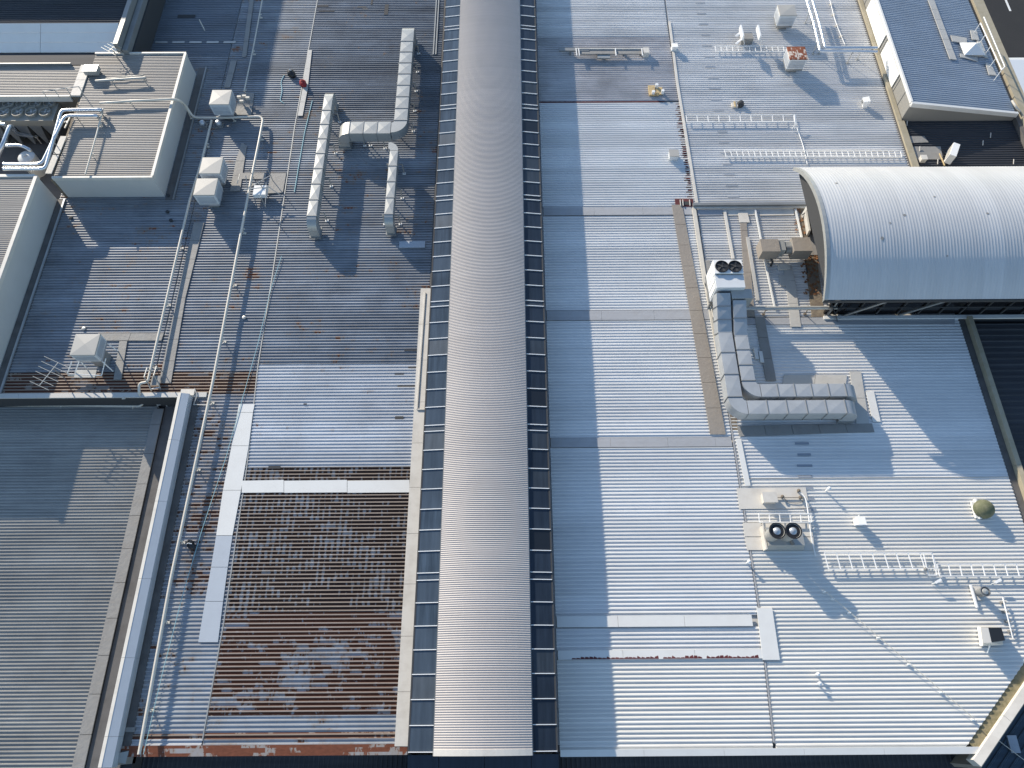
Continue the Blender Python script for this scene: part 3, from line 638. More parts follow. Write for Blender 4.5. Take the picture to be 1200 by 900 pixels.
# upstand kerb beside lagged pipe
kb=thing('walkway_plank','short cream plank walkway beside the lagged pipes on the well edge','walkway',(-22.3,26,ZB))
for (a,b_) in (((57,204),(66,182)),((66.5,181),(75,160))):
    p0=at(*a,ZB); p1=at(*b_,ZB); MB().bar((p0.x,p0.y+.01,ZB+.02),(p1.x,p1.y-.01,ZB+.02),.30,.04).build('plank',M['mesh_pale'],kb)
p=at(76,150,ZB+.1);q=at(83,135,ZB+.1); MB().bar(p,q,.05,.05).build('rail',M['pvc'],kb)
# ---- items on the plant room roof
pipe('thin cream pipe running across the plant room roof towards its near edge',[at(121,127,ZB+.2),at(113,158,ZB+.2),at(100,204,ZB+.2)],.035,M['pvc'],stands=2.0,zs=ZB-.1)
pipe('cream pipe crossing the plant room roof and dropping down its side wall',[at(117,121,ZB+.22),at(160,118,ZB+.22),at(208,116,ZB+.22),at(218,124,.8),at(226,138,.3),at(262,138,.3),at(309,136.5,.3),at(303,168,.42),at(294,212,.42),at(250,445,.42),at(200,680,.42),at(163,884,.42)],.062,M['pvc'],stands=3.0,bend=.4)
pipe('galvanised conduit lying across the far end of the plant room roof',[at(112,95,ZB+.25),at(140,93,ZB+.25),at(171,91,ZB+.25)],.06,M['galv'],stands=1.6,zs=ZB-.1,sm=M['box_beige'])
pipe('slim conduit parallel to the larger one on the plant room roof',[at(120,92.5,ZB+.12),at(168,88,ZB+.12)],.025,M['galv'])
q=at(108,83,ZB+.2); b_=thing('junction_box','grey flat metal box beside the walkway at the corner of the plant room roof','box',(q.x,q.y,ZB))
MB().box(q.x-.35,q.x+.35,q.y-.22,q.y+.22,ZB+.1,ZB+.36).build('case',M['galv'],b_); MB().box(q.x-.37,q.x+.37,q.y-.24,q.y+.24,ZB+.362,ZB+.39).build('lid',M['galv_blue'],b_)
for sx in (-.3,.3): MB().box(q.x+sx-.03,q.x+sx+.03,q.y-.15,q.y+.15,ZB,ZB+.1).build('foot',M['galv_dark'],b_)
q=at(98,96,ZB+.1); b_=thing('gate_frame','low railing of pale tubes where the far left roof meets the plant room','railing',(q.x,q.y,ZB))
a_=at(50,107,ZB+.5); c_=at(92,101,ZB+.5)
MB().tube([a_,c_],.02,6).build('rail',M['mesh_pale'],b_)
for t in (0,.33,.66,1):
    p_=a_.lerp(c_,t); MB().tube([p_,(p_.x,p_.y-.05,ZB)],.02,6).build('post',M['mesh_pale'],b_)
def yagi(label,root,tip,n_,l0,l1,ms=None):
    root=Vector(root);tip=Vector(tip); t=thing('antenna',label,'antenna',(root.x,root.y,0))
    MB().tube([root,tip],.018,6).build('boom',M['galv'],t)
    d=(tip-root).normalized(); s_=Vector((d.y,-d.x,0)).normalized()
    for i in range(n_):
        p_=root.lerp(tip,i/(n_-1)); L_=(l0+(l1-l0)*i/(n_-1))/2
        MB().tube([p_-s_*L_,p_+s_*L_],.011,6).build('element',M['galv'],t)
    if ms:
        b_=Vector(ms); MB().tube([b_,(b_.x,b_.y,0.05)],.025,6).build('mast',M['galv_dark'],t)
    return t
yagi('comb shaped aerial of parallel rods by the pyramid lidded cooler on its stand',at(68,425,.9),at(46,452,.9),6,1.5,1.0,at(62,432,.9))
yagi('small aerial of crossed rods behind the plant room roof edge',at(127,60,1.9),at(136,53,1.9),4,1.1,.8,at(132,58,1.9))
# ================================================================ evaporative coolers
def cooler(label,px,py,ztop,wd,dp,hb,lid='box_beige',side='box',legs=0.,tray='galv_blue',zfoot=.05):
    c=at(px,py,ztop); x,y=c.x,c.y; t=thing('evaporative_cooler',label,'cooler',(x,y,zfoot),'evaporative coolers on the roofs')
    z1=ztop-.09; z0=z1-hb
    a,d=wd/2,dp/2; k=.88
    m=MB(); m.add([(x-a,y-d,z1),(x+a,y-d,z1),(x+a,y+d,z1),(x-a,y+d,z1),(x-a*.96,y-d*.96,z1+.05),(x+a*.96,y-d*.96,z1+.05),(x+a*.96,y+d*.96,z1+.05),(x-a*.96,y+d*.96,z1+.05),(x,y,ztop-.012)],
       [(0,1,5,4),(1,2,6,5),(2,3,7,6),(3,0,4,7),(4,5,8),(5,6,8),(6,7,8),(7,4,8),(3,2,1,0)]); m.build('lid',M[lid],t)
    m=MB(); m.add([(x-a*.93,y-d*.93,z0),(x+a*.93,y-d*.93,z0),(x+a*.93,y+d*.93,z0),(x-a*.93,y+d*.93,z0),(x-a*.97,y-d*.97,z1),(x+a*.97,y-d*.97,z1),(x+a*.97,y+d*.97,z1),(x-a*.97,y+d*.97,z1)],
       [(0,1,5,4),(1,2,6,5),(2,3,7,6),(3,0,4,7),(3,2,1,0)]); m.build('cabinet',M[side],t)
    for (ux_,uy_,wd_) in ((0,-1,a),(1,0,d),(-1,0,d),(0,1,a)):
        m=MB(); 
        for r_ in range(5):
            zz=z0+.08+r_*(hb-.14)/5; hh=(hb-.14)/5*.6
            if uy_: 
                yy=y+uy_*d*.972; m.box(x-wd_*.8,x+wd_*.8,min(yy,yy+uy_*.012),max(yy,yy+uy_*.012),zz,zz+hh)
            else:
                xx=x+ux_*a*.972; m.box(min(xx,xx+ux_*.012),max(xx,xx+ux_*.012),y-wd_*.8,y+wd_*.8,zz,zz+hh)
        m.build('louvre_panel',M['louvre'],t)
    m=MB(); zt_=z0-.015; m.box(x-a*.9,x+a*.9,y-d*.9,y+d*.9,zt_-.12,zt_); m.build('tray',M[tray],t)
    m=MB(); m.box(x-a*.5,x+a*.5,y-d*.5,y+d*.5,0.05,zt_-.122); m.build('dropper_duct',M['galv_dark'],t)
    if legs:
        for sx in (-1,1):
            for sy in (-1,1): MB().tube([(x+sx*a*.85,y+sy*d*.85,zt_-.12),(x+sx*a*.95,y+sy*d*.95,zfoot)],.025,6).build('leg',M['white'],t)
    return t
cooler('square cooler nearest the plant room corner, north of the pipe crossing',258,113,1.3,1.05,1.05,.66)
cooler('farther of the two coolers standing close together on the rusty stained sheets',247,193,1.3,1.05,1.05,.66)
cooler('nearer of the two coolers standing close together beside the bracketed pipe',240.5,218,1.3,1.05,1.05,.66)
cooler('cooler with pyramid lid raised on a white tube stand beside the comb aerial',99,403,1.65,1.08,1.05,.52,legs=1)
cooler('beige topped cooler farthest back on the white roof',923,11,1.15,.98,.9,.62,tray='galv_dark')
cooler('cooler with rust streaked lid beside the cable ladder on the white roof',935,61,1.15,1.0,.98,.62,lid='box_rust',tray='galv_dark')
# stand platform beneath raised cooler
q=at(96,440,.25); st=thing('service_platform','white tube platform frame in front of the raised cooler','platform',(q.x,q.y,0))
for a,b_ in (((79,438),(119,440)),((79,438),(84,424)),((119,440),(124,420)),((88,437),(93,423))): MB().tube([at(*a,.35),at(*b_,.9 if b_[1]<430 else .35)],.022,6).build('rail',M['white'],st)
MB().box(q.x-.25,q.x+.65,q.y-.15,q.y+.22,.3,.36).build('deck',M['galv'],st)
MB().tube([at(80,440,.3),at(113,441,.3)],.035,6).build('beam',M['pvc'],st)
# ================================================================ walkways
def walkway(label,L_,R_,m='mesh',step=1.2,z=.05,name='roof_walkway',zb=0.):
    """L_,R_: matching pixel polylines of the two long edges"""
    t=thing(name,label,'walkway',tuple(at(*L_[0],zb)))
    A=[at(*p,zb) for p in L_];B=[at(*p,zb) for p in R_]
    for i in range(len(A)-1):
        n_=max(1,round((A[i+1]-A[i]).length/step))
        for j in range(n_):
            f0,f1=j/n_,(j+1)/n_
            a,b_=A[i].lerp(A[i+1],f0),B[i].lerp(B[i+1],f0); c,d=A[i].lerp(A[i+1],f1),B[i].lerp(B[i+1],f1)
            g_=(c-a).normalized()*.008
            P=[a+g_,b_+g_,d-g_,c-g_]
            ar=sum(P[k].x*P[(k+1)%4].y-P[(k+1)%4].x*P[k].y for k in range(4))
            if ar<0: P=P[::-1]
            dz=random.uniform(0,.006)
            MB().prism([(p_.x,p_.y) for p_ in P],zb+z,zb+z+.03+dz).build('walkway_panel',M[m],t)
    return t
walkway('long grey grating walkway between the two cream pipes on the left roof',[(228,262),(208,350),(187,450)],[(240,262),(218,350),(201,450)])
walkway('grating path running across from the raised cooler towards the long walkway',[(113,400),(190,400)],[(116,391.5),(193,391.5)])
walkway('short grating spur leading down from the crosswise path beside the raised cooler',[(134,446),(141,400.5)],[(143,446),(150,400.5)])
walkway('short grating path behind the cooler nearest the plant room',[(263,104),(271,72)],[(270,104),(278,72)])
walkway('shaded grating strip at the far left roof, along the blue grey sheets',[(284,68),(293,0)],[(289,68),(298,0)],m='mesh')
walkway('grating square by the pipe junction next to the cooler nearest the plant room',[(276,136),(281,110)],[(295,136),(298.5,110)])
walkway('grating path crossing the rust stained sheets beside the paired coolers',[(270,225),(277,190),(284,168)],[(282,225),(287,190),(290,172)])
walkway('grating pad beneath the antenna platform',[(280,211),(312,211)],[(282,204),(313,204)])
walkway('pad of grating at the right side of the antenna platform',[(314,228),(318,204)],[(332,227),(336,204)])
walkway('short walkway along the sheet joint beside the red bag',[(349,137),(355,105),(361,60)],[(355,137),(361,105),(366,60)],m='mesh_pale')
walkway('small step of grating at the near left corner by the eave',[(145,858),(149,852)],[(158,858),(160,852)])
walkway('brownish grating walkway along the long seam of the white roof',[(787,241),(832,510)],[(799,241),(850,510)],m='mesh_warm')
walkway('grey grating strip in the service yard beside the packaged unit',[(875,372),(866,248)],[(884,372),(873,248)],m='mesh_warm')
walkway('dusty plank strip left of the fan boxes in the service yard',[(926,384),(920,330),(917,312)],[(938,384),(931,330),(927,312)],m='mesh_pale')
walkway('grating pad between the lower ducts and the white roof',[(916,455),(990,455)],[(918,440),(992,440)],m='mesh_pale')
walkway('grating strip beside the right end of the paired ducts',[(1003,500),(995,436)],[(1018,500),(1008,436)],m='mesh_pale')
walkway('tilted pale plate past the end of the paired ducts',[(1022,495),(1014,460)],[(1031,495),(1023,459)],m='white_flash')
walkway('grating path along the underside of the paired ducts',[(866,512),(1024,507)],[(863,500),(1021,497)],m='mesh')
walkway('dark grating path beside the inner duct run',[(897,447),(884,372)],[(909,447),(895,372)],m='mesh')
walkway('strip of grating on the brown seam beside the packaged unit',[(832,345),(822,306)],[(840,345),(831,306)],m='mesh')
# ================================================================ ducts
def frame_loft(frames,name,m,parent,crease=True,cap=True):
    """frames: (center, right, up, w, h)"""
    mb=MB(); 
    for c,r_,u_,w_,h_ in frames:
        c=Vector(c); mb.v+=[tuple(c-r_*w_/2-u_*h_/2),tuple(c+r_*w_/2-u_*h_/2),tuple(c+r_*w_/2+u_*h_/2),tuple(c-r_*w_/2+u_*h_/2)]
    n_=len(frames)
    for i in range(n_-1):
        for j in range(4):
            a=i*4+j; b_=i*4+(j+1)%4; q=(a,b_,b_+4,a+4)
            if j==2 and crease and n_==2:   # top face folded about its diagonal
                r0=frames[i]; mid=(Vector(mb.v[a])+Vector(mb.v[b_+4]))/2+r0[2]*.022
                mb.v.append(tuple(mid)); k=len(mb.v)-1
                mb.f+=[(a,b_,k),(b_,b_+4,k),(b_+4,a+4,k),(a+4,a,k)]
            else: mb.f.append(q)
    if cap: mb.f.append((3,2,1,0)); mb.f.append(tuple((n_-1)*4+j for j in range(4)))
    return mb.build(name,m,parent,smooth=n_>2)
UP=Vector((0,0,1))
def run(t,m,a,b_,w_,h_,n_,fl=True,skip0=False):
    a=Vector(a);b_=Vector(b_); d=(b_-a).normalized(); r_=d.cross(UP).normalized(); u_=r_.cross(d)
    for i in range(n_):
        p0=a.lerp(b_,i/n_)+d*.006;p1=a.lerp(b_,(i+1)/n_)-d*.006
        frame_loft([(p0,r_,u_,w_,h_),(p1,r_,u_,w_,h_)],'duct_section',m,t)
        if fl: frame_loft([(p1-d*.012,r_,u_,w_+.05,h_+.05),(p1+d*.018,r_,u_,w_+.05,h_+.05)],'flange',M['galv_dark'],t,crease=False)
def elbow_down(t,m,end,d,w_,h_,rad,z_end):
    """duct going along d at centre end turns down"""
    end=Vector(end); d=Vector(d).normalized(); r_=d.cross(UP).normalized(); fr=[]
    rc=rad+h_/2
    for i in range(8):
        th=math.pi/2*i/7; c=end+d*math.sin(th)*rc-UP*(1-math.cos(th))*rc; dd=d*math.cos(th)-UP*math.sin(th); fr.append((c,r_,r_.cross(dd),w_,h_))
    frame_loft(fr,'elbow',m,t)
    c=fr[-1][0]; u_=fr[-1][2]
    if c.z-z_end>.03:
        frame_loft([(c-UP*.01,r_,u_,w_,h_),((c.x,c.y,z_end),r_,u_,w_,h_)],'drop_section',m,t,crease=False)
    frame_loft([((c.x,c.y,z_end+.12),r_,u_,w_+.1,h_+.1),((c.x,c.y,z_end+.02),r_,u_,w_+.1,h_+.1)],'base_collar',M['galv_dark'],t,crease=False)
def elbow_flat(t,m,start,d0,side,w_,h_,rad):
    """turn 90 deg in plan. side=+1 turns left"""
    start=Vector(start); d0=Vector(d0).normalized(); l_=Vector((-d0.y,d0.x,0))*side; fr=[]; rc=rad+w_/2
    for i in range(8):
        th=math.pi/2*i/7; c=start+d0*math.sin(th)*rc+l_*(1-math.cos(th))*rc; dd=d0*math.cos(th)+l_*math.sin(th); fr.append((c,dd.cross(UP).normalized(),UP,w_,h_))
    frame_loft(fr,'elbow',m,t); return fr[-1][0],l_
def legs(t,pts,z1):
    for (x,y,wd) in pts:
        for sx in (-1,1):
            MB().box(x+sx*wd/2-.025,x+sx*wd/2+.025,y-.025,y+.025,.05,z1).build('leg',M['galv'],t)
            MB().box(x+sx*wd/2-.08,x+sx*wd/2+.08,y-.06,y+.06,.045,.075).build('foot',M['white'],t)
        MB().box(x-wd/2,x+wd/2,y-.02,y+.02,z1-.06,z1).build('crossbar',M['galv_dark'],t)
G=M['galv']; ZD=1.2
# duct beside the rope
t=thing('air_duct','straight galvanised air duct turning down at both ends, left of the branched duct','duct',(*V2(372,180,0),0))
z1=ZD; h_=.5; w_=.44
a=at(385,113,z1); b_=at(365,253,z1); xa=(a.x+b_.x)/2; aa=Vector((xa,a.y,z1-h_/2)); bb=Vector((xa,b_.y,z1-h_/2))
run(t,G,aa,bb,w_,h_,8); elbow_down(t,G,bb,(0,-1,0),w_,h_,.0,.15); elbow_down(t,G,aa,(0,1,0),w_,h_,.0,.15)
for k in range(4):
    y_=aa.y+(bb.y-aa.y)*(.08+.28*k); legs(t,[(xa+.0,y_,w_+.35)],z1-h_-.03)
# branched duct
t=thing('air_duct','large galvanised duct that turns left into a fat bend with a thinner branch running on','duct',(*V2(465,100,0),0))
w2_=.66; h2=.55; a=at(478,36,z1); b_=at(469.5,141,z1); xa=(a.x+b_.x)/2; aa=Vector((xa,a.y,z1-h2/2)); bb=Vector((xa,b_.y,z1-h2/2))
run(t,G,aa,bb,w2_,h2,8); elbow_down(t,G,aa,(0,1,0),w2_,h2,.0,.15)
c,l_=elbow_flat(t,G,bb-Vector((0,.03,0)),(0,-1,0),-1,w2_,h2,.12)
e=at(408,160,z1); dd=Vector((-1,0,0)); c=Vector(c)+dd*.02
e=Vector((e.x,c.y,c.z)); run(t,G,c,e,w2_+.12,h2+.001,3); elbow_down(t,G,e,(-1,0,0),w2_+.12,h2,.1,.15)
xb=(ax(461.5,178,z1)+ax(455.5,250,z1))/2; w3=.40
s0=Vector((xb,ay(176,z1,460),z1-.21)); s1_=Vector((xb,ay(251,z1,455),z1-.21))
fr=[]
for i in range(8):
    th=math.pi/2*i/7; cc=s0+Vector((-.30+.30*math.sin(th)*1.0,.32*math.cos(th),0)); d_=Vector((math.cos(th),-math.sin(th),0)); fr.append((cc,d_.cross(UP).normalized(),UP,w3,.42))
frame_loft(fr,'elbow',G,t); run(t,G,s0-Vector((0,.02,0)),s1_,w3,.42,4); elbow_down(t,G,s1_,(0,-1,0),w3,.42,.0,.15)
for k in range(5):
    y_=aa.y+(bb.y-aa.y)*(.06+.22*k); legs(t,[(xa,y_,w2_+.3)],z1-h2-.03)
for k in range(3): legs(t,[(xb,s0.y+(s1_.y-s0.y)*(.12+.4*k),w3+.35)],z1-.45)
legs(t,[(ax(425,160,z1),c.y-.1,.3),(ax(450,160,z1),c.y-.3,.3)],z1-h2-.05)
q=at(483,286.5,.1); MB().box(q.x-.62,q.x+.62,q.y-.18,q.y+.18,.05,.11).build('sheet_offcut',M['blue_flash'],None,loc=(q.x,q.y,.05),label='pale metal plate lying flat at the foot of the thin branch duct',category='metal plate')
# packaged unit and paired ducts on the right
ZA=2.0
t=thing('rooftop_unit','large white packaged air conditioner with two round fans, feeding the paired ducts','air conditioner',(*V2(852,330,0),0))
P=[at(834,306,ZA),at(869,306,ZA),at(873.5,334,ZA-.0)]
ux0,ux1=ax(838,320,ZA),ax(871.5,320,ZA); uy1=ay(304.5,ZA,850); uy0=ay(320,ZA,850)
m=MB(); m.box(ux0,ux1,uy0,uy1,.75,ZA); m.build('cabinet',M['white'],t)
m=MB(); m.box(ux0+.01,ux1+.01,uy0-.68,uy0-.01,.75,ZA-.10); m.build('front_section',M['box'],t)
m=MB(); m.box(ux0-.02,ux1+.02,uy0-.66,uy1+.02,.6,.74); m.build('base_rail',M['galv_dark'],t)
for fx_ in (.27,.73):
    x=ux0+(ux1-ux0)*fx_; y=(uy1+uy0)/2-.02; f_=MB().lathe((x,y,ZA+.002),[(.30,0),(.30,.06),(.27,.06),(.27,.012),(0,.012)],24).build('fan_ring',M['black'],t,smooth=True)
    m=MB()
    for k in range(5):
        th=k*2*math.pi/5; c_,s_=math.cos(th),math.sin(th); m.add([(x,y,ZA+.03),(x+.26*c_-.07*s_,y+.26*s_+.07*c_,ZA+.045),(x+.26*c_+.07*s_,y+.26*s_-.07*c_,ZA+.02)],[(0,1,2)])
    m.lathe((x,y,ZA+.03),[(.06,0),(.06,.03),(0,.03)],10); m.build('fan_blade',M['dark'],t)
for sx in (ux0+.1,ux1-.1):
    for sy in (uy0-.6,uy1-.1): MB().box(sx-.04,sx+.04,sy-.04,sy+.04,.05,.6).build('leg',M['galv_dark'],t)
GB=mat('paired duct metal',(.42,.44,.45),.42,.25,streak=.08,scale=(3,3,3),dirt=.15,dirtcol=(.25,.26,.25),dscale=2.)
for k in range(4):
    yk_=uy0-.60+k*.33; MB().box(ux0-.012,ux0-.002,yk_,yk_+.28,.85,ZA-.25).build('side_panel',M['white'],t)
for k in range(6): MB().box(ux0+.12,ux1-.12,uy0-.70,uy0-.682,.95+k*.12,1.01+k*.12).build('louvre',M['galv_dark'],t)
MB().box(ux0+.05,ux1-.04,uy0-.03,uy0-.012,ZA-.098,ZA-.06).build('top_seam',M['galv_dark'],t)
MB().box(ux1+.002,ux1+.06,uy0-.1,uy0+.2,1.0,1.5).build('isolator_box',M['box_beige'],t)
dp=thing('air_duct','outer of the two paired galvanised ducts, dropping from the white unit and bending right','duct',(*V2(850,420,0),0))
zq=1.12; wq=.60; hq=.62
def vrun(t,xs0,ys0,xs1,ys1,zt0,zt1,w_,h_,n_):
    a=at(xs0,ys0,zt0); b__=at(xs1,ys1,zt1); xm=(a.x+b__.x)/2
    A=Vector((xm,a.y,zt0-h_/2)); B=Vector((xm,b__.y,zt1-h_/2)); run(t,GB,A,B,w_,h_,n_); return A,B
A,B=vrun(dp,849,388,862,465,zq,zq,wq,hq,3)
# sloping upper part up to the unit
fr0=Vector((B.x,A.y,A.z)); topc=Vector((B.x-.02,uy0-.74,1.45)); m_=topc.lerp(fr0,.5)
run(dp,GB,topc,fr0+Vector((0,.03,0)),wq,hq,3)
c,l_=elbow_flat(dp,GB,B-Vector((0,.03,0)),(0,-1,0),1,wq,hq,.14)
c=Vector(c)+Vector((.02,0,0)); e=Vector((ax(992,480,zq),c.y,c.z)); run(dp,GB,c,e,wq,hq,5); elbow_down(dp,GB,e,(1,0,0),wq,hq,.0,.12)
di=thing('air_duct','inner of the two paired galvanised ducts, rising to a box hood beside the white unit','duct',(*V2(870,400,0),0))
A,B=vrun(di,868.5,392,877,446,zq,zq,wq*.95,hq,3)
topc=Vector((B.x+.0,ay(352,1.45,870),1.35)); run(di,GB,topc,Vector((B.x,A.y+.03,A.z)),wq*.95,hq,2)
m=MB(); x0,x1=ax(857,345,1.65),ax(881.5,345,1.65); ya_,yb_=ay(350,1.65,870),ay(339,1.65,870); m.box(x0,x1,ya_,yb_,.9,1.68); m.build('hood',M['galv'],di)
c,l_=elbow_flat(di,GB,B-Vector((0,.03,0)),(0,-1,0),1,wq*.95,hq,.14)
c=Vector(c)+Vector((.02,0,0)); e=Vector((ax(992,460,zq),c.y,c.z)); run(di,GB,c,e,wq*.95,hq,5); elbow_down(di,GB,e,(1,0,0),wq*.95,hq,.0,.12)
for T,yy in ((dp,-.0),(di,.0)):
    for px in (900,960): legs(T,[(ax(px,475,.6),(ay(482,.6) if T is dp else ay(462,.6)),.1)],zq-hq-.02)
for x,y in ((887,413),(893,417)):
    q=at(x,y,.2); MB().box(q.x-.08,q.x+.08,q.y-.28,q.y+.28,.05,.12).build('timber_batten',M['white_flash'],None,loc=(q.x,q.y,.05),label='pale batten lying beside the inner duct, '+('left' if x<890 else 'right')+' one of two',category='batten')
# ================================================================ service yard
sy=thing('yard_frame','steel edge beams and cross members framing the service yard beside the barrel roof','frame',(11,20,0))
def beam(p0,p1,z,w_,h_,m='cream',name='beam',t=sy): 
    a=at(*p0,z);c=at(*p1,z); MB().bar(a,c,w_,h_).build(name,M[m],t)
beam((812,240),(955,239),.2,.16,.14,'galv_dark'); beam((812,243),(950,242.5),.1,.12,.08,'white_flash')
beam((813,244),(826,330),.1,.18,.08,'pvc'); beam((826,330),(845,440),.1,.10,.08,'pvc'); 
beam((849,247),(859,303),.1,.13,.05,'cream'); beam((885,246),(896,303),.12,.07,.07,'white_flash'); beam((896,305),(908,361),.12,.07,.07,'white_flash')
beam((932,245),(940,281),.12,.09,.05,'white_flash'); beam((876,278),(888,352),.1,.15,.05,'mesh_pale')
beam((940,282),(946,320),.05,.05,.05,'dark')
for xa,xb in ((817,846),(853,884),(890,930)): 
    MB().prism([V2(xa,253.5),V2(xb,253),V2(xb,247),V2(xa,247)],.03,.07).build('flashing_plate',M['band_grey' if xa<830 else 'cream'],sy)
strip('flashing_plate',[(866,262),(878,262),(875,249),(864,249)],.07,.10,M['cream'],sy)
strip('flashing_plate',[(870,381),(1118,381),(1118,372),(925,373),(870,374)],.03,.06,M['band_grey'],sy)
pipe('grey horizontal pipe on posts crossing the near side of the service yard',[at(874,361.5,.6),at(930,361,.6),at(981,360.5,.6)],.085,M['galv'],stands=1.9,sm=M['brown'])
pipe('slim white pipe rising along the seam walkway',[at(824,330,.3),at(832,352,.3),at(836,372,.25)],.03,M['pvc'])
fb=thing('fan_box','pair of beige topped duct boxes joined by a fan by the barrel roof end','fan',(*V2(925,293,0),0))
zf_=1.0
def pbox(x0,y0,x1,y1,z0,z1,name,m,t):  # pixel rectangle of the top face
    a=at(x0,y0,z1); c=at(x1,y1,z1); MB().box(min(a.x,c.x),max(a.x,c.x),min(a.y,c.y),max(a.y,c.y),z0,z1).build(name,M[m],t)
pbox(893.5,294.5,912,280,.35,zf_,'duct_box','mesh_warm',fb); pbox(912.5,293,919,281.5,.4,zf_-.06,'transition','galv',fb)
pbox(931,294,949,278,.35,zf_+.02,'duct_box','mesh_warm',fb); pbox(920,289,930,283,.3,zf_-.1,'fan_casing','galv',fb)
q=at(925,292,.7); MB().tube([(q.x-.2,q.y,.7),(q.x+.2,q.y,.7)],.22,14).build('fan_barrel',M['galv_dark'],fb,smooth=True)
for x in (897,910,934,947):
    q=at(x,293,.35); MB().box(q.x-.03,q.x+.03,q.y-.03,q.y+.03,.05,.35).build('leg',M['dark'],fb)
pipe('dark slanting flexible duct below the fan boxes',[at(899,299,.5),at(906,306,.3),at(903,312,.1)],.05,M['dark'])
pbt=thing('sheet_plate','cream square plate lying on the ribs below the fan boxes','metal plate',(*V2(918,315,0),0))
pbox(913,315.5,925,309,.045,.14,'plate','cream',pbt); pbox(915,335,925,322,.045,.08,'plate','mesh_pale',pbt)
# ================================================================ barrel roof building
ba=thing('barrel_roof_building','white barrel vaulted roof building over a dark glazed base','building',(20,19,0))
BX0,BX1=13.05,42.; CYb=19.25; RB=5.15; half=3.55; ZR=4.35; p=.13
def barc(u): # -1..1
    th=math.asin(half/RB)*u; return CYb+RB*math.sin(th), ZR-RB*(1-math.cos(th)), th
mb=MB(); prof=[]; x=BX0+.07
while x<BX1: prof+=[(x,0),(x+p*.62,0),(x+p*.74,.006),(x+p*.88,.006)]; x+=p
NA=22
for xx,o in prof:
    for i in range(NA+1):
        y,z,th=barc(2*i/NA-1); mb.v.append((xx,y+o*math.sin(th),z+o*math.cos(th)))
for k in range(len(prof)-1):
    for i in range(NA): a=k*(NA+1)+i; mb.f.append((a,a+NA+1,a+NA+2,a+1))
# smooth only along the arc: keep flat strips per rib
o=mb.build('vault_roof',M['barrel'],ba,smooth=True)
mb=MB()
for i in range(NA):
    y0_,z0_,_=barc(2*i/NA-1); y1_,z1_,_=barc(2*(i+1)/NA-1)
    mb.hexa([(BX0-.03,y0_,z0_-.18),(BX0+.12,y0_,z0_-.18),(BX0+.12,y1_,z1_-.18),(BX0-.03,y1_,z1_-.18)],[(BX0-.03,y0_,z0_+.03),(BX0+.12,y0_,z0_+.03),(BX0+.12,y1_,z1_+.03),(BX0-.03,y1_,z1_+.03)])
mb.build('verge_capping',M['galv'],ba)
ye0,ze0,_=barc(-1); ye1,ze1,_=barc(1)
MB().box(BX0,BX1,ye0-.03,ye0+.05,ze0-.2,ze0-.03).build('eave_gutter',M['dark'],ba)
# infill so that no light leaks through: end wall and side walls
ends=[(BX0+2.4,barc(2*i/10-1)[0]*1.0,barc(2*i/10-1)[1]-.12) for i in range(11)]
m=MB(); n0=len(ends); m.add([(BX0+1.9,ye0+.6,.0)]+[(a_-2.2,max(ye0+.6,min(b__,ye1-.3)),c__) for a_,b__,c__ in ends]+[(BX0+1.9,ye1-.3,.0)],[tuple(range(n0+2))]); m.build('end_wall',M['dark'],ba)
yw=16.75
for (px_,py_,rr_) in ((1034,279,.09),(1043,261,.05),(1060,252,.08),(1157,250,.07),(980,214,.07),(1110,300,.05),(1095,230,.05)):
    for u_ in [k/200-1 for k in range(401)]:
        y,z,th=barc(u_); X=ax(px_,py_,z)
        if abs(ay(py_,z,px_)-y)<.03:
            m=MB(); n_=9; m.v=[(X+rr_*random.uniform(.6,1.1)*math.cos(6.283*k/n_),y+rr_*random.uniform(.5,1)*math.sin(6.283*k/n_)*math.cos(th),z+.011-rr_*.8*math.sin(6.283*k/n_)*math.sin(th)) for k in range(n_)]; m.f=[tuple(range(n_))]; m.build('stain',M['mesh'],ba); break
MB().box(BX0+1.3,BX1,yw,yw+.1,.02,ze0+.25).build('wall',M['glass_black'],ba)
MB().box(BX0+1.3,BX1,22.2,22.4,-.05,ze1+.1).build('wall',M['cream_wall'],ba)
x=14.8
while x<34:
    MB().bar((x,yw-.05,.08),(x+.0,yw-.05,2.6),.06,.06).build('glazing_bar',M['dark'],ba); x+=.95
for x in (15.2,17.7,23.8,27): MB().bar((x,yw-.12,.1),(x+1.3,yw-.7,2.6),.08,.08).build('brace',M['galv_dark'],ba)
MB().box(BX0+1.2,BX1,yw-.14,yw-.11,.75,.8).build('transom',M['dark'],ba)
for a_,c_ in ((14.3,17.),(17.01,20.2),(20.21,25),(25.01,34)): MB().box(a_,c_,16.45,16.62,.03,.12).build('sill_flashing',M['white_flash'],ba)
for i,(x_,y_) in enumerate(((13.6,16.5),(13.6,21.8))): MB().box(x_+.9-.04,x_+.9+.04,y_+.2-.04,y_+.2+.04,.0,2.9).build('column',M['galv_dark'],ba)
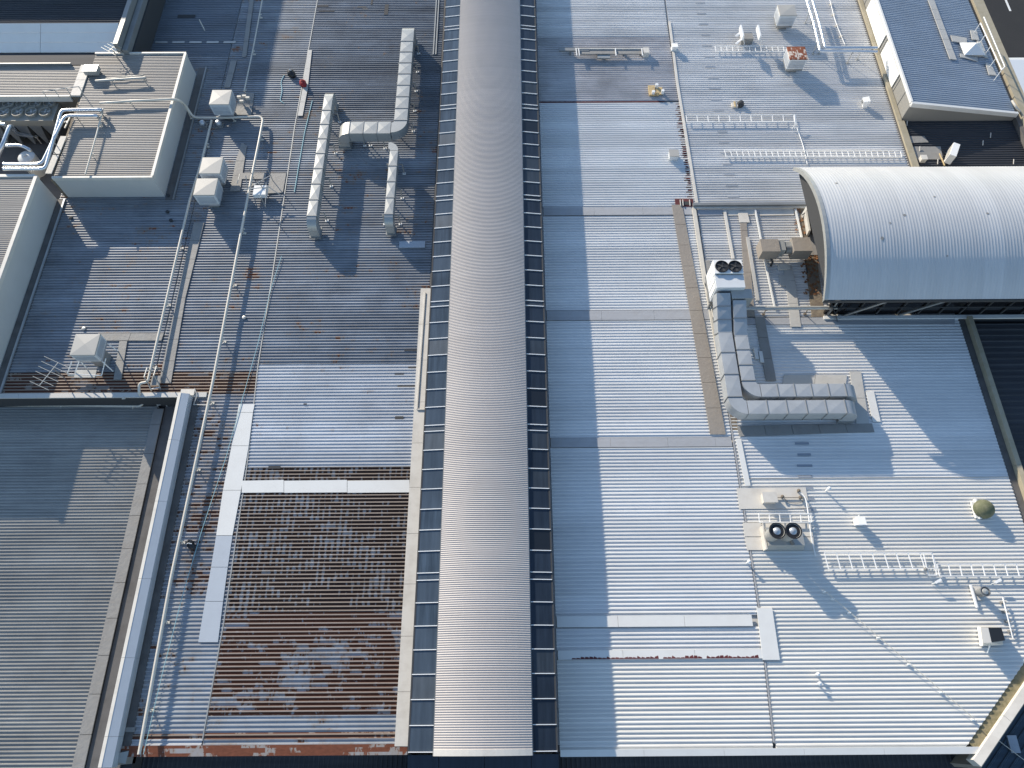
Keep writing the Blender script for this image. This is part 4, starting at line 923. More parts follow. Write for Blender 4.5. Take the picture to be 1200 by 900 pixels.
# leaf litter and junk at the end wall
lt=MB(); rs=random.Random(11)
for i in range(160):
    px,py=(rs.uniform(938,958),rs.uniform(290,345)) if rs.random()<.75 else (rs.uniform(934,946),rs.uniform(243,275)); px+= (py-300)*.08
    q=at(px,py,.06); a_=rs.uniform(0,6.28); s_=rs.uniform(.04,.10)
    lt.add([(q.x+s_*math.cos(a_),q.y+s_*math.sin(a_),.06+rs.uniform(0,.04)),(q.x+s_*math.cos(a_+2.1),q.y+s_*math.sin(a_+2.1),.06+rs.uniform(0,.04)),(q.x+s_*math.cos(a_+4.2),q.y+s_*math.sin(a_+4.2),.05+rs.uniform(0,.04))],[(0,1,2)])
lt.build('leaf_litter',mat('dry leaves',(.22,.10,.04),.9,dirt=.5,dirtcol=(.08,.05,.03),dscale=8),kind='stuff')
gt=thing('box_gutter','brown littered gutter running in front of the barrel roof end','gutter',(*V2(950,300,0),0))
MB().prism([V2(951,372),V2(966,372),V2(948,240),V2(935,240)],.0,.055).build('gutter_bed',M['brown'],gt)
MB().prism([V2(947,300),V2(961,300),V2(956,282),V2(946,272)],.056,.09).build('paving_slab',M['concrete'],gt)
q=at(947,262,.6); sp_=thing('leaning_panel','white panel leaning against the barrel roof end wall','panel',(q.x,q.y,0))
MB().hexa([at(945,276,.1),at(948,276,.1),at(943,250,.1),at(941,250,.1)],[at(948,270,.8),at(950,270,.8),at(946,247,.8),at(944,247,.8)]).build('board',M['cream'],sp_)
MB().tube([at(940,252,.4),at(952,243,.9)],.03,6).build('strut',M['dark'],sp_)
# ================================================================ grey shed at the far right
sh=thing('shed_building','lean-to shed with blue grey ribbed roof and pale side wall at the far right','building',(24,33,0))
sx0=20.78; sy0=28.62; zw=1.18; zE=.45; sx1=ax(1192,132,zE)
slope=lambda x,y:(zE-zw)*(x-sx0)/(sx1-sx0)
ribbed('roof_sheet',[(sx0+.02,0),(sx0+.02,60)],[(sx1-.1,0),(sx1-.1,60)],sy0+.1,y_top+2,zw-.03,M['shed_roof'],sh,zf=slope)
m=MB(); m.hexa([(sx0,sy0,-.4),(sx1,sy0,-.4),(sx1,y_top+2,-.4),(sx0,y_top+2,-.4)],[(sx0,sy0,zw-.08),(sx1,sy0,zE-.08),(sx1,y_top+2,zE-.08),(sx0,y_top+2,zw-.08)]); m.build('wall',M['shed_wall'],sh)
m=MB(); m.hexa([(sx0-.02,sy0-.05,zw-.2),(sx1+.02,sy0-.05,zE-.2),(sx1+.02,sy0+.09,zE-.2),(sx0-.02,sy0+.09,zw-.2)],[(sx0-.02,sy0-.05,zw+.05),(sx1+.02,sy0-.05,zE+.05),(sx1+.02,sy0+.09,zE+.05),(sx0-.02,sy0+.09,zw+.05)]); m.build('barge_capping',M['white_flash'],sh)
m=MB(); m.box(sx0-.04,sx0+.06,sy0+.1,y_top+2,zw-.12,zw+.055); m.build('verge_capping',M['white_flash'],sh)
for (pa,pb) in (((1031,92),(1048,92)),((1013,50),(1030,50))):
    pass
for y0_,y1_ in ((ay(95,.6,1035),ay(56,.6,1028)),(ay(49,.6,1020),ay(4,.6,1012))):
    MB().box(sx0-.06,sx0-.02,y0_,y1_,.18,zw-.15).build('bright_panel',M['white'],sh)
for yy in [sy0+1.0*i for i in range(14)]: MB().box(sx0-.02,sx0-.005,yy,yy+.03,.1,zw-.13).build('wall_joint',M['galv_dark'],sh)
wz=lambda x:zw+slope(x,0)+.02
# shed roof walkways, vent, railing
tws=thing('roof_walkway','pale plank walkway running up the shed roof','walkway',(*V2(1100,30,.9),.9))
for i in range(6):
    f0,f1=i/6,(i+1)/6
    P=[(1114,68),(1122.5,68),(1096,-2),(1088,-2)]
    L0=[P[0][k]+(P[3][k]-P[0][k])*f0 for k in (0,1)];L1=[P[0][k]+(P[3][k]-P[0][k])*f1 for k in (0,1)]
    R0=[P[1][k]+(P[2][k]-P[1][k])*f0 for k in (0,1)];R1=[P[1][k]+(P[2][k]-P[1][k])*f1 for k in (0,1)]
    zz=.93; q=[at(*c,zz) for c in (L0,R0,R1,L1)]
    MB().hexa([(c.x,c.y+(.01 if j<2 else -.01),wz(c.x)+.02) for j,c in enumerate(q)],[(c.x,c.y+(.01 if j<2 else -.01),wz(c.x)+.06) for j,c in enumerate(q)]).build('plank',M['mesh_pale'],tws)
tws=thing('roof_walkway','pale planks laid round the pyramid roof vent on the shed','walkway',(*V2(1140,55,.7),.7))
for c4 in ([(1115,50),(1133,51),(1133,44),(1113,43)],[(1140,45),(1149,45),(1146,34),(1138,34)],[(1125,68),(1146,71),(1146,66),(1124,64)],[(1151,64),(1160,66),(1152,46),(1146,46)],[(1160,86),(1170,86),(1163,73),(1156,72)]):
    q=[at(*c,.7) for c in c4]; MB().hexa([(c.x,c.y,wz(c.x)+.02) for c in q],[(c.x,c.y,wz(c.x)+.06) for c in q]).build('plank',M['mesh_pale'],tws)
q=at(1141,55,.9); vt=thing('roof_vent','white pyramid capped vent on the shed roof','vent',(q.x,q.y,.6)); zz=wz(q.x)
MB().hexa([(q.x-.5,q.y-.45,zz),(q.x+.5,q.y-.45,zz),(q.x+.5,q.y+.4,zz),(q.x-.5,q.y+.4,zz)],[(q.x-.46,q.y-.42,zz+.14),(q.x+.46,q.y-.42,zz+.14),(q.x+.46,q.y+.37,zz+.14),(q.x-.46,q.y+.37,zz+.14)]).build('base',M['galv'],vt)
m=MB(); a_=.58; m.add([(q.x-a_,q.y-.5,zz+.16),(q.x+a_,q.y-.5,zz+.16),(q.x+a_,q.y+.48,zz+.16),(q.x-a_,q.y+.48,zz+.16),(q.x,q.y,zz+.5)],[(0,1,4),(1,2,4),(2,3,4),(3,0,4),(3,2,1,0)]); m.build('cap',M['white'],vt)
rl=thing('guard_railing','bright metal guard railing along the outer edge of the shed roof','railing',(*V2(1165,50,.6),.5))
a_=at(1149,27,1.2); c_=at(1174,82,1.2); a2=at(1153,20,1.2); c2=at(1177.5,78,1.2)
for p_,q_ in ((a_,c_),(a2,c2),(c_,c2)): MB().tube([p_,q_],.03,6).build('rail',M['white'],rl)
for t_ in (.0,.25,.5,.75,1.): 
    p_=a_.lerp(c_,t_); MB().tube([p_,(p_.x,p_.y,.45)],.02,6).build('post',M['white'],rl)
ep=thing('parapet_wall','weathered cream parapet at the outer right edge of the shed','parapet',(28,33,0))
ex=sx1+.08
MB().box(sx1+.02,sx1+.25,20.,y_top+2,-.3,.25).build('gutter_bed',M['gutter'],ep)
for a_,c_ in ((20,25.),(25.01,28.4),(28.41,30.6),(30.61,34),(34.01,y_top+2)):
    MB().box(ex+.16,ex+.75,a_,c_,-9,.42).build('coping',M['parapet'],ep)
pipe('cream downpipe bend at the corner of the outer parapet',[at(1186,118,.6),at(1191,126,.6),at(1196,132,.3)],.06,M['pvc'])
# dark yard roof between shed and barrel
dr=thing('lower_roof','charcoal ribbed roof in shade between the shed and the barrel roof','roof',(24,26,0))
ribbed('roof_sheet',[(sx0+.1,0),(sx0+.1,60)],[(sx1+.0,0),(sx1+.0,60)],22.5,sy0-.02,-.04,M['dark_roof'],dr)
m=MB(); m.box(sx0+.1,sx1,16.6,sy0,-9,-.1); m.build('wall',M['dark'],dr)
for (c4) in ([(1062,168),(1088,167),(1083,160),(1062,160)],[(1064,187),(1105,187),(1102,172),(1063,172)]):
    strip('flat_sheet',c4,.0,.02,M['mesh'],dr)
q=at(1117,178,.5); sa=thing('split_condenser','white split system condenser set at an angle on the dark yard roof','air conditioner',(q.x,q.y,0))
an=R(62); c_,s_=math.cos(an),math.sin(an); L2,Wd=.45,.16
def rot(u,v,z): return (q.x+u*c_-v*s_,q.y+u*s_+v*c_,z)
MB().hexa([rot(-L2,-Wd,.1),rot(L2,-Wd,.1),rot(L2,Wd,.1),rot(-L2,Wd,.1)],[rot(-L2,-Wd,.68),rot(L2,-Wd,.68),rot(L2,Wd,.68),rot(-L2,Wd,.68)]).build('casing',M['white'],sa)
MB().hexa([rot(-L2*.8,Wd,.2),rot(L2*.8,Wd,.2),rot(L2*.8,Wd+.015,.2),rot(-L2*.8,Wd+.015,.2)],[rot(-L2*.8,Wd,.6),rot(L2*.8,Wd,.6),rot(L2*.8,Wd+.015,.6),rot(-L2*.8,Wd+.015,.6)]).build('grille',M['box_beige'],sa)
for u in (-.3,.3): MB().hexa([rot(u-.03,-.2,-.0),rot(u+.03,-.2,.0),rot(u+.03,.2,.0),rot(u-.03,.2,.0)],[rot(u-.03,-.2,.1),rot(u+.03,-.2,.1),rot(u+.03,.2,.1),rot(u-.03,.2,.1)]).build('foot',M['galv_dark'],sa)
pipe('rusty brown pipe beside the angled condenser',[at(1101,180,.1),at(1107,194,.1)],.035,M['wood'])
q=at(1081,187,.1); jb=thing('junction_box','cream box on the dark yard roof next to the kerb parapet','box',(q.x,q.y,0))
MB().box(q.x-.14,q.x+.14,q.y-.13,q.y+.13,-.0,.25).build('case',M['cream'],jb); MB().box(q.x-.16,q.x+.16,q.y-.15,q.y+.15,.252,.28).build('lid',M['cream'],jb)
for i,(x,y) in enumerate(((1078,174),(1063,144),(1099,189),(1161,158),(1152,167),(1188,189))):
    q=at(x,y,.1); MB().tube([(q.x,q.y-.12,.02),(q.x+.03,q.y+.12,.12)],.025,6).build('pipe_stub',M['cream'],None,loc=(q.x,q.y,0),category='pipe stub',
      label=['short white stub on the flat grey sheet of the dark yard roof','little stub at the foot of the shed wall corner','upright stub left of the brown pipe on the dark yard roof','farthest tiny stub on the ribs right of the angled condenser','tiny stub in the middle of the dark yard roof ribs','tiny stub near the barrel roof at the right on the dark yard roof'][i])
# van down on the car park
q=at(1196,84,-6.9); vn=thing('parked_van','pale van parked on the black asphalt beyond the shed parapet','van',(q.x,q.y,-9))
vx,vy=q.x+.3,q.y
mb=MB(); sec=[(-2.4,1.0,.35,1.9),(-2.3,1.0,.35,2.15),(1.1,1.0,.35,2.15),(1.55,.96,.35,1.95),(2.05,.94,.35,1.15),(2.5,.88,.4,1.0),(2.55,.8,.45,.75)]
for yy,hw,zl,zh in sec:
    for sx,zz in ((-hw,zl),(hw,zl),(hw,zh*.82),(hw*.9,zh),(-hw*.9,zh),(-hw,zh*.82)): mb.v.append((vx+sx,vy+yy,-9+zz))
for i in range(len(sec)-1):
    for j in range(6): mb.f.append((i*6+j,i*6+(j+1)%6,(i+1)*6+(j+1)%6,(i+1)*6+j))
mb.f.append(tuple(range(5,-1,-1))); mb.f.append(tuple((len(sec)-1)*6+j for j in range(6))); mb.build('body',M['van'],vn)
MB().hexa([(vx-.8,vy+1.58,-7.08),(vx+.8,vy+1.58,-7.08),(vx+.8,vy+2.02,-7.8),(vx-.8,vy+2.02,-7.8)],[(vx-.8,vy+1.61,-7.06),(vx+.8,vy+1.61,-7.06),(vx+.8,vy+2.05,-7.78),(vx-.8,vy+2.05,-7.78)]).build('windscreen',M['glass_black'],vn)
for sx in (-1,1):
    for yy in (-1.5,1.6):
        MB().tube([(vx+sx*.78,vy+yy,-8.66),(vx+sx*1.0,vy+yy,-8.66)],.33,14).build('wheel',M['black'],vn)
    MB().box(vx+sx*.6-.12,vx+sx*.6+.12,vy+2.53,vy+2.58,-8.4,-8.22).build('headlight',M['white'],vn)
MB().tube([(vx-.6,vy-2.1,-6.75),(vx+.5,vy-2.1,-6.75)],.03,6).build('roof_rack',M['mullion'],vn)
# ================================================================ small things, white roof
def ladder(label,L0,L1,R0,R1,z,n_,m='white',rw=.03,group='cable ladders lying on the white roof'):
    t=thing('cable_ladder',label,'cable ladder',tuple(at(*L0,z)),group)
    a,b__,c_,d=at(*L0,z),at(*L1,z),at(*R0,z),at(*R1,z)
    MB().bar(a,b__,rw,.05).build('rail',M[m],t); MB().bar(c_,d,rw,.05).build('rail',M[m],t)
    for i in range(n_+1):
        f_=i/n_; MB().bar(a.lerp(b__,f_),c_.lerp(d,f_),rw,.03).build('rung',M[m],t)
    return t
ladder('widest white cable ladder, starting below the twin cowls',(966,648),(1092,648),(971,667),(1098,666),.2,9)
ladder('short white cable ladder end piece stepped down beside the small dark capped vent',(1082,648),(1092,648),(1088,674),(1098,674),.21,1)
ladder('white cable ladder reaching the right parapet',(1098,661),(1204,661),(1101,675),(1208,675),.2,8)
ladder('short white cable ladder just above the twin cowls',(889,602),(950,602),(890,612),(951,612),.2,5)
ladder('long thin cable ladder ending at the kerb parapet in front of the barrel roof',(849,176),(1055,176.5),(851,183.5),(1057,184),.18,30)
ladder('thin cable ladder with raised end hoop crossing the upper white roof',(804,135),(930,134.5),(805,143),(931,142.5),.2,10)
ladder('faint cable ladder beside the rust topped cooler',(838,54),(918,54),(839,60.5),(919,60.5),.18,12)
hp=thing('hoop_rail','pair of white bent tube handrails at the end of the thin cable ladder','handrail',(*V2(931,140,0),0))
for o in (0,3): MB().tube([at(928+o,151,.1),at(932+o*.5,146,.35),at(931+o*.3,134,.5)],.022,6).build('rail',M['white'],hp)
pipe('white conduit running down from the thin cable ladder',[at(934,150,.1),at(941,170,.1),at(946,192,.1)],.02,M['white'])
# shiny framed stand
fs=thing('vent_stand','bright sunlit bracket stand with tilted flaps beside the far cooler','vent',(*V2(877,45,0),0))
MB().box(ax(871,50,.4),ax(884,50,.4),ay(47,.4),ay(40,.4),.05,.42).build('base',M['mesh'],fs)
for x0 in (868,888):
    a=at(x0,29,1.0);b__=at(x0+3,42,1.0); c=at(x0+4,50,.2)
    MB().hexa([a-Vector((.02,0,.3)),a+Vector((.06,0,-.3)),b__+Vector((.06,0,-.3)),b__-Vector((.02,0,.3))],[a-Vector((.02,0,0)),a+Vector((.06,0,0)),b__+Vector((.06,0,0)),b__-Vector((.02,0,0))]).build('flap',M['white'],fs)
    MB().tube([b__,c,(c.x+.05,c.y,.05)],.025,6).build('leg',M['white'],fs)
for yy in (40,49): MB().hexa([at(861,yy+2,.3),at(868,yy-4,.3),at(869,yy-2,.3),at(864,yy+3,.3)],[at(861,yy+2,.36),at(868,yy-4,.46),at(869,yy-2,.46),at(864,yy+3,.36)]).build('flap',M['white'],fs)
for zz,dx_ in ((.35,0),(.33,1)):
    pass
pipe('left silver pipe of the pair coming from the far edge and turning to the shed',[at(944,-4,.8),at(954,29,.8),at(961,60,.8),at(1028,60.5,.8)],.07,M['silver'],stands=2.5,sm=M['galv'],bend=.12)
pipe('right silver pipe of the pair coming from the far edge and turning to the shed',[at(951,-4,.8),at(960,27,.8),at(967,56,.8),at(1028,56,.8)],.075,M['silver'],stands=2.5,sm=M['galv'],bend=.12)
pipe('thin white conduit with clips beside the silver pipe pair',[at(972,-2,.15),at(978,22,.15),at(984,38,.15),at(990,52,.15)],.018,M['white'],stands=.9)
# tilted dish vent
q=at(1015,119,.3); dv=thing('square_vent','small white square vent hood tilted to the sun near the kerb parapet','vent',(q.x,q.y,0))
MB().hexa([(q.x-.12,q.y-.2,.05),(q.x+.1,q.y-.2,.05),(q.x+.1,q.y+.1,.05),(q.x-.12,q.y+.1,.05)],[(q.x-.2,q.y-.16,.42),(q.x+.12,q.y-.16,.48),(q.x+.12,q.y+.18,.48),(q.x-.2,q.y+.18,.42)]).build('hood',M['white'],dv)
MB().box(q.x-.22,q.x-.20,q.y-.08,q.y+.1,.2,.36).build('grille',M['galv_dark'],dv)
def small_vent(label,px,py,z,kind):
    q=at(px,py,z); t=thing('roof_vent',label,'vent',(q.x,q.y,0)); x,y=q.x,q.y
    if kind=='goose':
        MB().box(x-.16,x+.16,y-.14,y+.14,.05,.12).build('base',M['white'],t)
        MB().hexa([(x-.13,y-.12,.12),(x+.13,y-.12,.12),(x+.13,y+.12,.12),(x-.13,y+.12,.12)],[(x-.16,y-.2,z),(x+.16,y-.2,z),(x+.16,y+.13,z-.04),(x-.16,y+.13,z-.04)]).build('hood',M['white'],t)
        MB().tube([(x,y+.12,.12),(x,y+.22,.3)],.02,6).build('stay',M['white'],t)
    elif kind=='cowl':
        MB().box(x-.28,x+.12,y-.26,y+.26,.05,.09).build('base',M['cream'],t)
        MB().lathe((x,y,.09),[(.15,0),(.15,z-.2),(.19,z-.16),(.19,z-.09),(.165,z-.09),(.165,z-.14),(0,z-.14)],18).build('throat',M['galv_dark'],t,smooth=True)
        MB().lathe((x,y,z-.05),[(.13,0),(.1,.06),(0,.09)],14).build('cap',M['galv'],t,smooth=True)
    elif kind=='peg':
        MB().tube([(x,y,.04),(x,y,z)],.035,8).build('stem',M['white'],t); MB().lathe((x,y,z-.04),[(.07,0),(.07,.05),(0,.08)],10).build('cap',M['white' if 'white' in label else 'mesh'],t)
    elif kind=='box':
        MB().box(x-.22,x+.22,y-.2,y+.2,.05,z-.05).build('case',M['box'],t); MB().box(x-.24,x+.24,y-.22,y+.22,z-.048,z).build('lid',M['box_beige'],t)
    elif kind=='ball':
        MB().lathe((x,y,.05),[(.12,0),(.17,z*.35),(.17,z*.6),(.1,z*.85),(0,z*.9)],14).build('dome',M['galv_blue'],t,smooth=True); MB().box(x-.2,x+.2,y-.18,y+.18,.045,.06).build('base',M['mesh'],t)
    return t
small_vent('small white hooded vent right of the twin cowls',1010,609,.45,'goose')
small_vent('round dark rimmed cowl vent on a cream base near the black hood',1155,693,.5,'cowl')
small_vent('tiny dark capped vent beside the end of the wide cable ladder',1085,667,.28,'peg')
small_vent('white peg with a long shadow above the cream plates',972,572,.4,'peg')
small_vent('white peg at the seam left of the twin cowls shadow',878,658,.35,'peg')
small_vent('small white capped pipe by the far seam near the trough',791,52,.4,'goose')
small_vent('grey square vent on the seam with the maroon edge',790,179,.4,'box')
small_vent('left of two round turbine vents south of the plant room pipe',236,142,.35,'ball')
small_vent('right of two round turbine vents south of the plant room pipe',255,142,.35,'ball')
for lb,x,y in (('upper of two tiny white pins below the twin cowls',959,790),('lower of two tiny white pins below the twin cowls',961,801)): small_vent(lb,x,y,.25,'peg')
# little floodlight brackets
for lb,x,y in (('small white bracket lamp below the wide cable ladder',1099,681),('small white bracket lamp near the cowl vent',1169,681)):
    a=at(x-3,y+2,.3);c=at(x+4,y-2,.35); t=thing('bracket_lamp',lb,'lamp',(a.x,a.y,0)); MB().bar(a,c,.08,.05).build('lamp_head',M['white'],t); MB().tube([a,(a.x,a.y,.05)],.015,6).build('stem',M['white'],t)
# green dome
q=at(1152,597,.2); gd=thing('dome_skylight','mossy green round dome on a white square kerb','skylight',(q.x,q.y,0))
MB().prism([V2(1139,586),V2(1141,586),V2(1147.5,609),V2(1144.5,609)][::-1],.045,.20).build('kerb_edge',M['white'],gd)
MB().box(q.x-.34,q.x+.34,q.y-.32,q.y+.32,.045,.15).build('kerb',M['white_flash'],gd)
MB().lathe((q.x,q.y,.15),[(.37,0),(.38,.12),(.35,.25),(.26,.37),(.13,.44),(0,.46)],22).build('dome',M['green'],gd,smooth=True)
# twin cowls
tc=thing('twin_exhaust_stack','pair of round exhaust cowls with black rims on one sloping metal base','exhaust',(*V2(922,628,0),0))
zz=1.3; wx0,wx1=ax(899,640,.3),ax(941,640,.3); yb0=ay(640,.35,920); yb1=yb0+.75
MB().hexa([(wx0-.05,yb0-.1,.06),(wx1+.1,yb0-.1,.06),(wx1+.1,yb1,.06),(wx0-.05,yb1,.06)],[(wx0,yb0,.5),(wx1,yb0,.5),(wx1,yb1-.05,.5),(wx0,yb1-.05,.5)]).build('base',M['galv'],tc)
MB().box(wx0-.1,wx0-.04,yb0-.12,yb1+.05,.05,.42).build('side_rail',M['cream'],tc)
MB().bar(((wx0+wx1)/2,yb1-.2,.56),((wx0+wx1)/2+.25,yb0,.56),.09,.08).build('strut',M['mesh_warm'],tc)
for px in (911,930):
    c=at(px,622,zz); 
    MB().lathe((c.x,c.y,.8),[(.24,-.32),(.24,0),(.24,.32),(.31,.44),(.31,.50),(.27,.50),(.24,.40),(.24,.3),(0,.3)],26).build('throat',M['galv'],tc,smooth=True)
    MB().lathe((c.x,c.y,1.29),[(.315,0),(.315,.03),(.27,.03),(.27,-.02)],26).build('rim',M['black'],tc)
    MB().lathe((c.x,c.y,1.16),[(.26,-.03),(.26,.0),(0,.0)],20).build('shade_plate',M['black'],tc)
    MB().lathe((c.x,c.y,1.17),[(.185,0),(.17,.07),(.12,.13),(0,.16)],20).build('cap',M['galv_blue'],tc,smooth=True)
    for a_ in range(4):
        th=a_*math.pi/2+.4; MB().bar((c.x+.15*math.cos(th),c.y+.15*math.sin(th),1.22),(c.x+.26*math.cos(th),c.y+.26*math.sin(th),1.25),.02,.02).build('bracket',M['galv_dark'],tc)
jb=thing('junction_box','cream square box with cables on the cream plate above the twin cowls','box',(*V2(902,584,0),0))
pbox(896,588,909,577,.06,.35,'case','cream',jb); pbox(895,588.6,910,576.4,.352,.375,'lid','cream',jb)
pipe('dark cable from the cream box to the valve cluster',[at(911,583,.12),at(925,583,.12),at(944,583,.12)],.02,M['mesh_warm'],n=6)
pipe('looping pale cable on the cream plate',[at(918,583,.1),at(924,589,.1),at(938,589.5,.1),at(942,586,.1)],.015,M['mesh'],n=6)
pipe('white riser conduit along the right end of the cream plates',[at(936,575,.15),at(944,583,.2),at(947,600,.2),at(951,632,.15),at(956,652,.1)],.025,M['white'],n=6)
for lb,x,y in (('rusty tap at the middle of the cream plate',917,582),('rusty valve pair at the end of the cream plate',938,583),('small dark knob at the corner of the cream plate',936,575)):
    q=at(x,y,.2); t=thing('pipe_valve',lb,'valve',(q.x,q.y,0)); MB().tube([(q.x,q.y,.06),(q.x,q.y,.2)],.03,6).build('stem',M['mesh_warm'],t); MB().lathe((q.x,q.y,.18),[(.07,0),(.08,.03),(0,.06)],8).build('valve_wheel',M['brown'],t)
# black hood
hd=thing('vent_hood','box vent with black mesh mouth and pale side facing the near right corner','vent',(*V2(1162,745,0),0))
a=at(1147,735,.1);b__=at(1150,757,.1); MB().bar((a.x,a.y,.12),(b__.x,b__.y,.12),.07,.12).build('side_rail',M['white'],hd)
P0=[at(1150,757,.1),at(1164,757,.1),at(1162,737,.1),at(1148,737,.1)]; zt_=.62
MB().hexa([at(1152,757,.1),at(1176,756,.1),at(1172,737,.1),at(1149,737,.1)],[at(1152,753.5,zt_),at(1162,753,zt_),at(1158,735.5,zt_),at(1149.5,735.5,zt_)]).build('hood_top',M['cream'],hd)
MB().hexa([at(1162,753,zt_-.45),at(1178,750.5,zt_-.45),at(1173.5,735.5,zt_-.45),at(1158,735.5,zt_-.45)],[at(1162.3,752.5,zt_),at(1178,750.5,zt_-.10),at(1173.5,735.5,zt_-.10),at(1158.5,735.5,zt_)]).build('mouth_mesh',M['black'],hd)
MB().tube([at(1160,756,.4),at(1157,765,.1)],.025,6).build('drain',M['white'],hd)
MB().bar(at(1137,685,.12),at(1145,712,.12),.06,.08).build('timber_batten',M['white'],None,loc=tuple(at(1137,685,.1)),label='white rail standing on the ribs left of the round cowl vent',category='rail')
pipe('upright white conduit with dark clamp between the cowl vent and the black hood',[at(1175,700,.2),at(1180,720,.25),at(1187,748,.15)],.025,M['white'],stands=.35,sm=M['mesh'],n=6)
# lifeline
a=at(964,690,.22); c=at(1146,846,.22); lf=thing('safety_line','diagonal safety cable on little white posts crossing the near white roof','safety line',(a.x,a.y,0))
MB().tube([a,c],.014,6).build('cable',M['pvc'],lf)
for t_ in (.02,.08,.19,.385,.585,.79,.985):
    p_=a.lerp(c,t_); MB().box(p_.x-.04,p_.x+.04,p_.y-.035,p_.y+.035,.045,.12).build('post_base',M['white'],lf); MB().tube([(p_.x,p_.y,.1),(p_.x,p_.y,.25)],.02,6).build('post',M['white'],lf)
# trough at the far left of the white roof
tr=thing('cable_trough','long folded metal trough lying across the stained sheets near the glazed ridge','trough',(*V2(710,60,0),0))
for p0,p1,z_,w_,h_,m_,nm in (((674,57),(755,57),.35,.06,.05,'cream','edge'),((676,61),(754,61),.3,.32,.04,'mesh','tray'),((655,58.5),(690,58.5),.3,.22,.10,'galv_dark','end_section'),((700,66),(715,66),.22,.3,.08,'galv','side_box')):
    a=at(*p0,z_);c=at(*p1,z_); MB().bar(a,c,w_,h_).build(nm,M[m_],tr)
for x in (675,678,721,752): MB().bar(at(x,57,.38),at(x+1,65,.38),.05,.06).build('strap',M['white'],tr)
q=at(757,60,.3); MB().box(q.x-.16,q.x+.16,q.y-.2,q.y+.2,.05,.38).build('end_box',M['cream'],tr)
for x in (668,700,730,750): 
    q=at(x,62,.1); MB().box(q.x-.05,q.x+.05,q.y-.1,q.y+.1,.045,.28).build('foot',M['galv_dark'],tr)
# stacked timber and sacks
pl=thing('timber_pallet','pale timber board stacked with white tins near the seam of the stained sheets','pallet',(*V2(768,105,0),0))
pbox(761,111,767,100,.05,.16,'board','wood',pl); pbox(767.5,110.5,776,102,.05,.11,'board','wood',pl)
for i,(x,y) in enumerate(((770,99),(766,107),(777,106),(771,108))):
    q=at(x,y,.3); MB().lathe((q.x,q.y,.11),[(.09,0),(.09,.2),(.08,.21),(.0,.21)],12).build('tin',M['white' if i<3 else 'wood'],None,loc=(q.x,q.y,.11),category='tin',
      label=['white tin standing at the far side of the timber pallet','white tin at the near left of the timber pallet','white tin at the right edge of the timber pallet','yellowish tin at the near side of the timber pallet'][i])
q=at(864,122,.15); hb=thing('rubbish_heap','small pile of beige boards and a dark lump on the upper white roof','rubbish',(q.x,q.y,0))
MB().box(q.x-.28,q.x+.02,q.y-.16,q.y+.12,.045,.16).build('board',M['cream'],hb); MB().box(q.x-.18,q.x-.1,q.y-.22,q.y+.16,.162,.2).build('plank',M['wood'],hb)
MB().lathe((q.x+.18,q.y+.02,.045),[(.18,0),(.2,.12),(.12,.25),(0,.28)],10).build('lump',M['dark'],hb)
# seam ladder bits
sb=thing('seam_hatch','dark opening with maroon edges where the seam walkway begins','hatch',(*V2(802,238,0),0))
pbox(792,242,812,233,.05,.07,'opening','red',sb); pbox(798,240,810,236,.071,.09,'lid','dark',sb)
for x in (797,800,808): MB().bar(at(x,234,.12),at(x+.6,241,.12),.04,.03).build('crossbar',M['cream'],sb)
# ================================================================ small things, left roof
pipe('cream pipe from the cooler nearest the plant room up to the far edge',[at(308,-4,.3),at(297,55,.3),at(286,107,.3)],.035,M['pvc'],stands=3.,n=8)
pipe('cream pipe passing the paired coolers and running down to the sunken roof',[at(248,141,.3),at(237,186,.3),at(222,236,.32),at(200,330,.35),at(173,448,.4),at(163,449,.4),at(163,462,.2),at(169,471,-.6),at(165,476,-.8),at(90,475,-.8),at(-5,475,-.8)],.055,M['pvc'],stands=3.2,bend=.15)
t=pipe('pale blue grey lifeline cable running down the rust flecked strip',[at(366,118,.06),at(357,155,.06),at(350,195,.06),at(345,225,.06)],.022,M['rope'],cat='rope',name='rope',n=6)
pipe('thin pale cable trailing along the left strip towards the near eave',[at(330,300,.1),at(317,340,.1),at(303,400,.1),at(265,535,.1),at(237,620,.1),at(216,690,.1),at(190,790,.1),at(168,884,.1)],.012,M['rope'],cat='cable',name='cable',n=6)
pipe('short pale rope curling below the dark bag',[at(333,88,.06),at(329,96,.06),at(331,106,.06),at(328,118,.06),at(333,121,.06)],.022,M['rope'],cat='rope',name='rope',n=6)
pipe('slim cream pipe standing on the blue grey sheets at the far left',[at(233.5,23,.5),at(240,36,.1)],.03,M['pvc'],cat='pipe',n=8)
q=at(218,18,.1); MB().box(q.x-.5,q.x+.5,q.y-.12,q.y+.12,.045,.055).build('bitumen_patch',M['dark'],None,loc=(q.x,q.y,0),label='dark flat patch beside the slim standing pipe on the far left sheets',category='patch')
q=at(157,59,.1); MB().box(q.x-.45,q.x+.35,q.y-.2,q.y+.2,.045,.07).build('flat_sheet',M['galv_blue'],None,loc=(q.x,q.y,0),label='flat pinkish grey plate behind the far edge of the plant room',category='metal plate')
for i in range(7):
    q=at(150+i*20,49.5,.05); MB().box(q.x-.38,q.x+.30,q.y-.07,q.y+.07,.045,.06).build('lap_patch',M['galv'],hall)
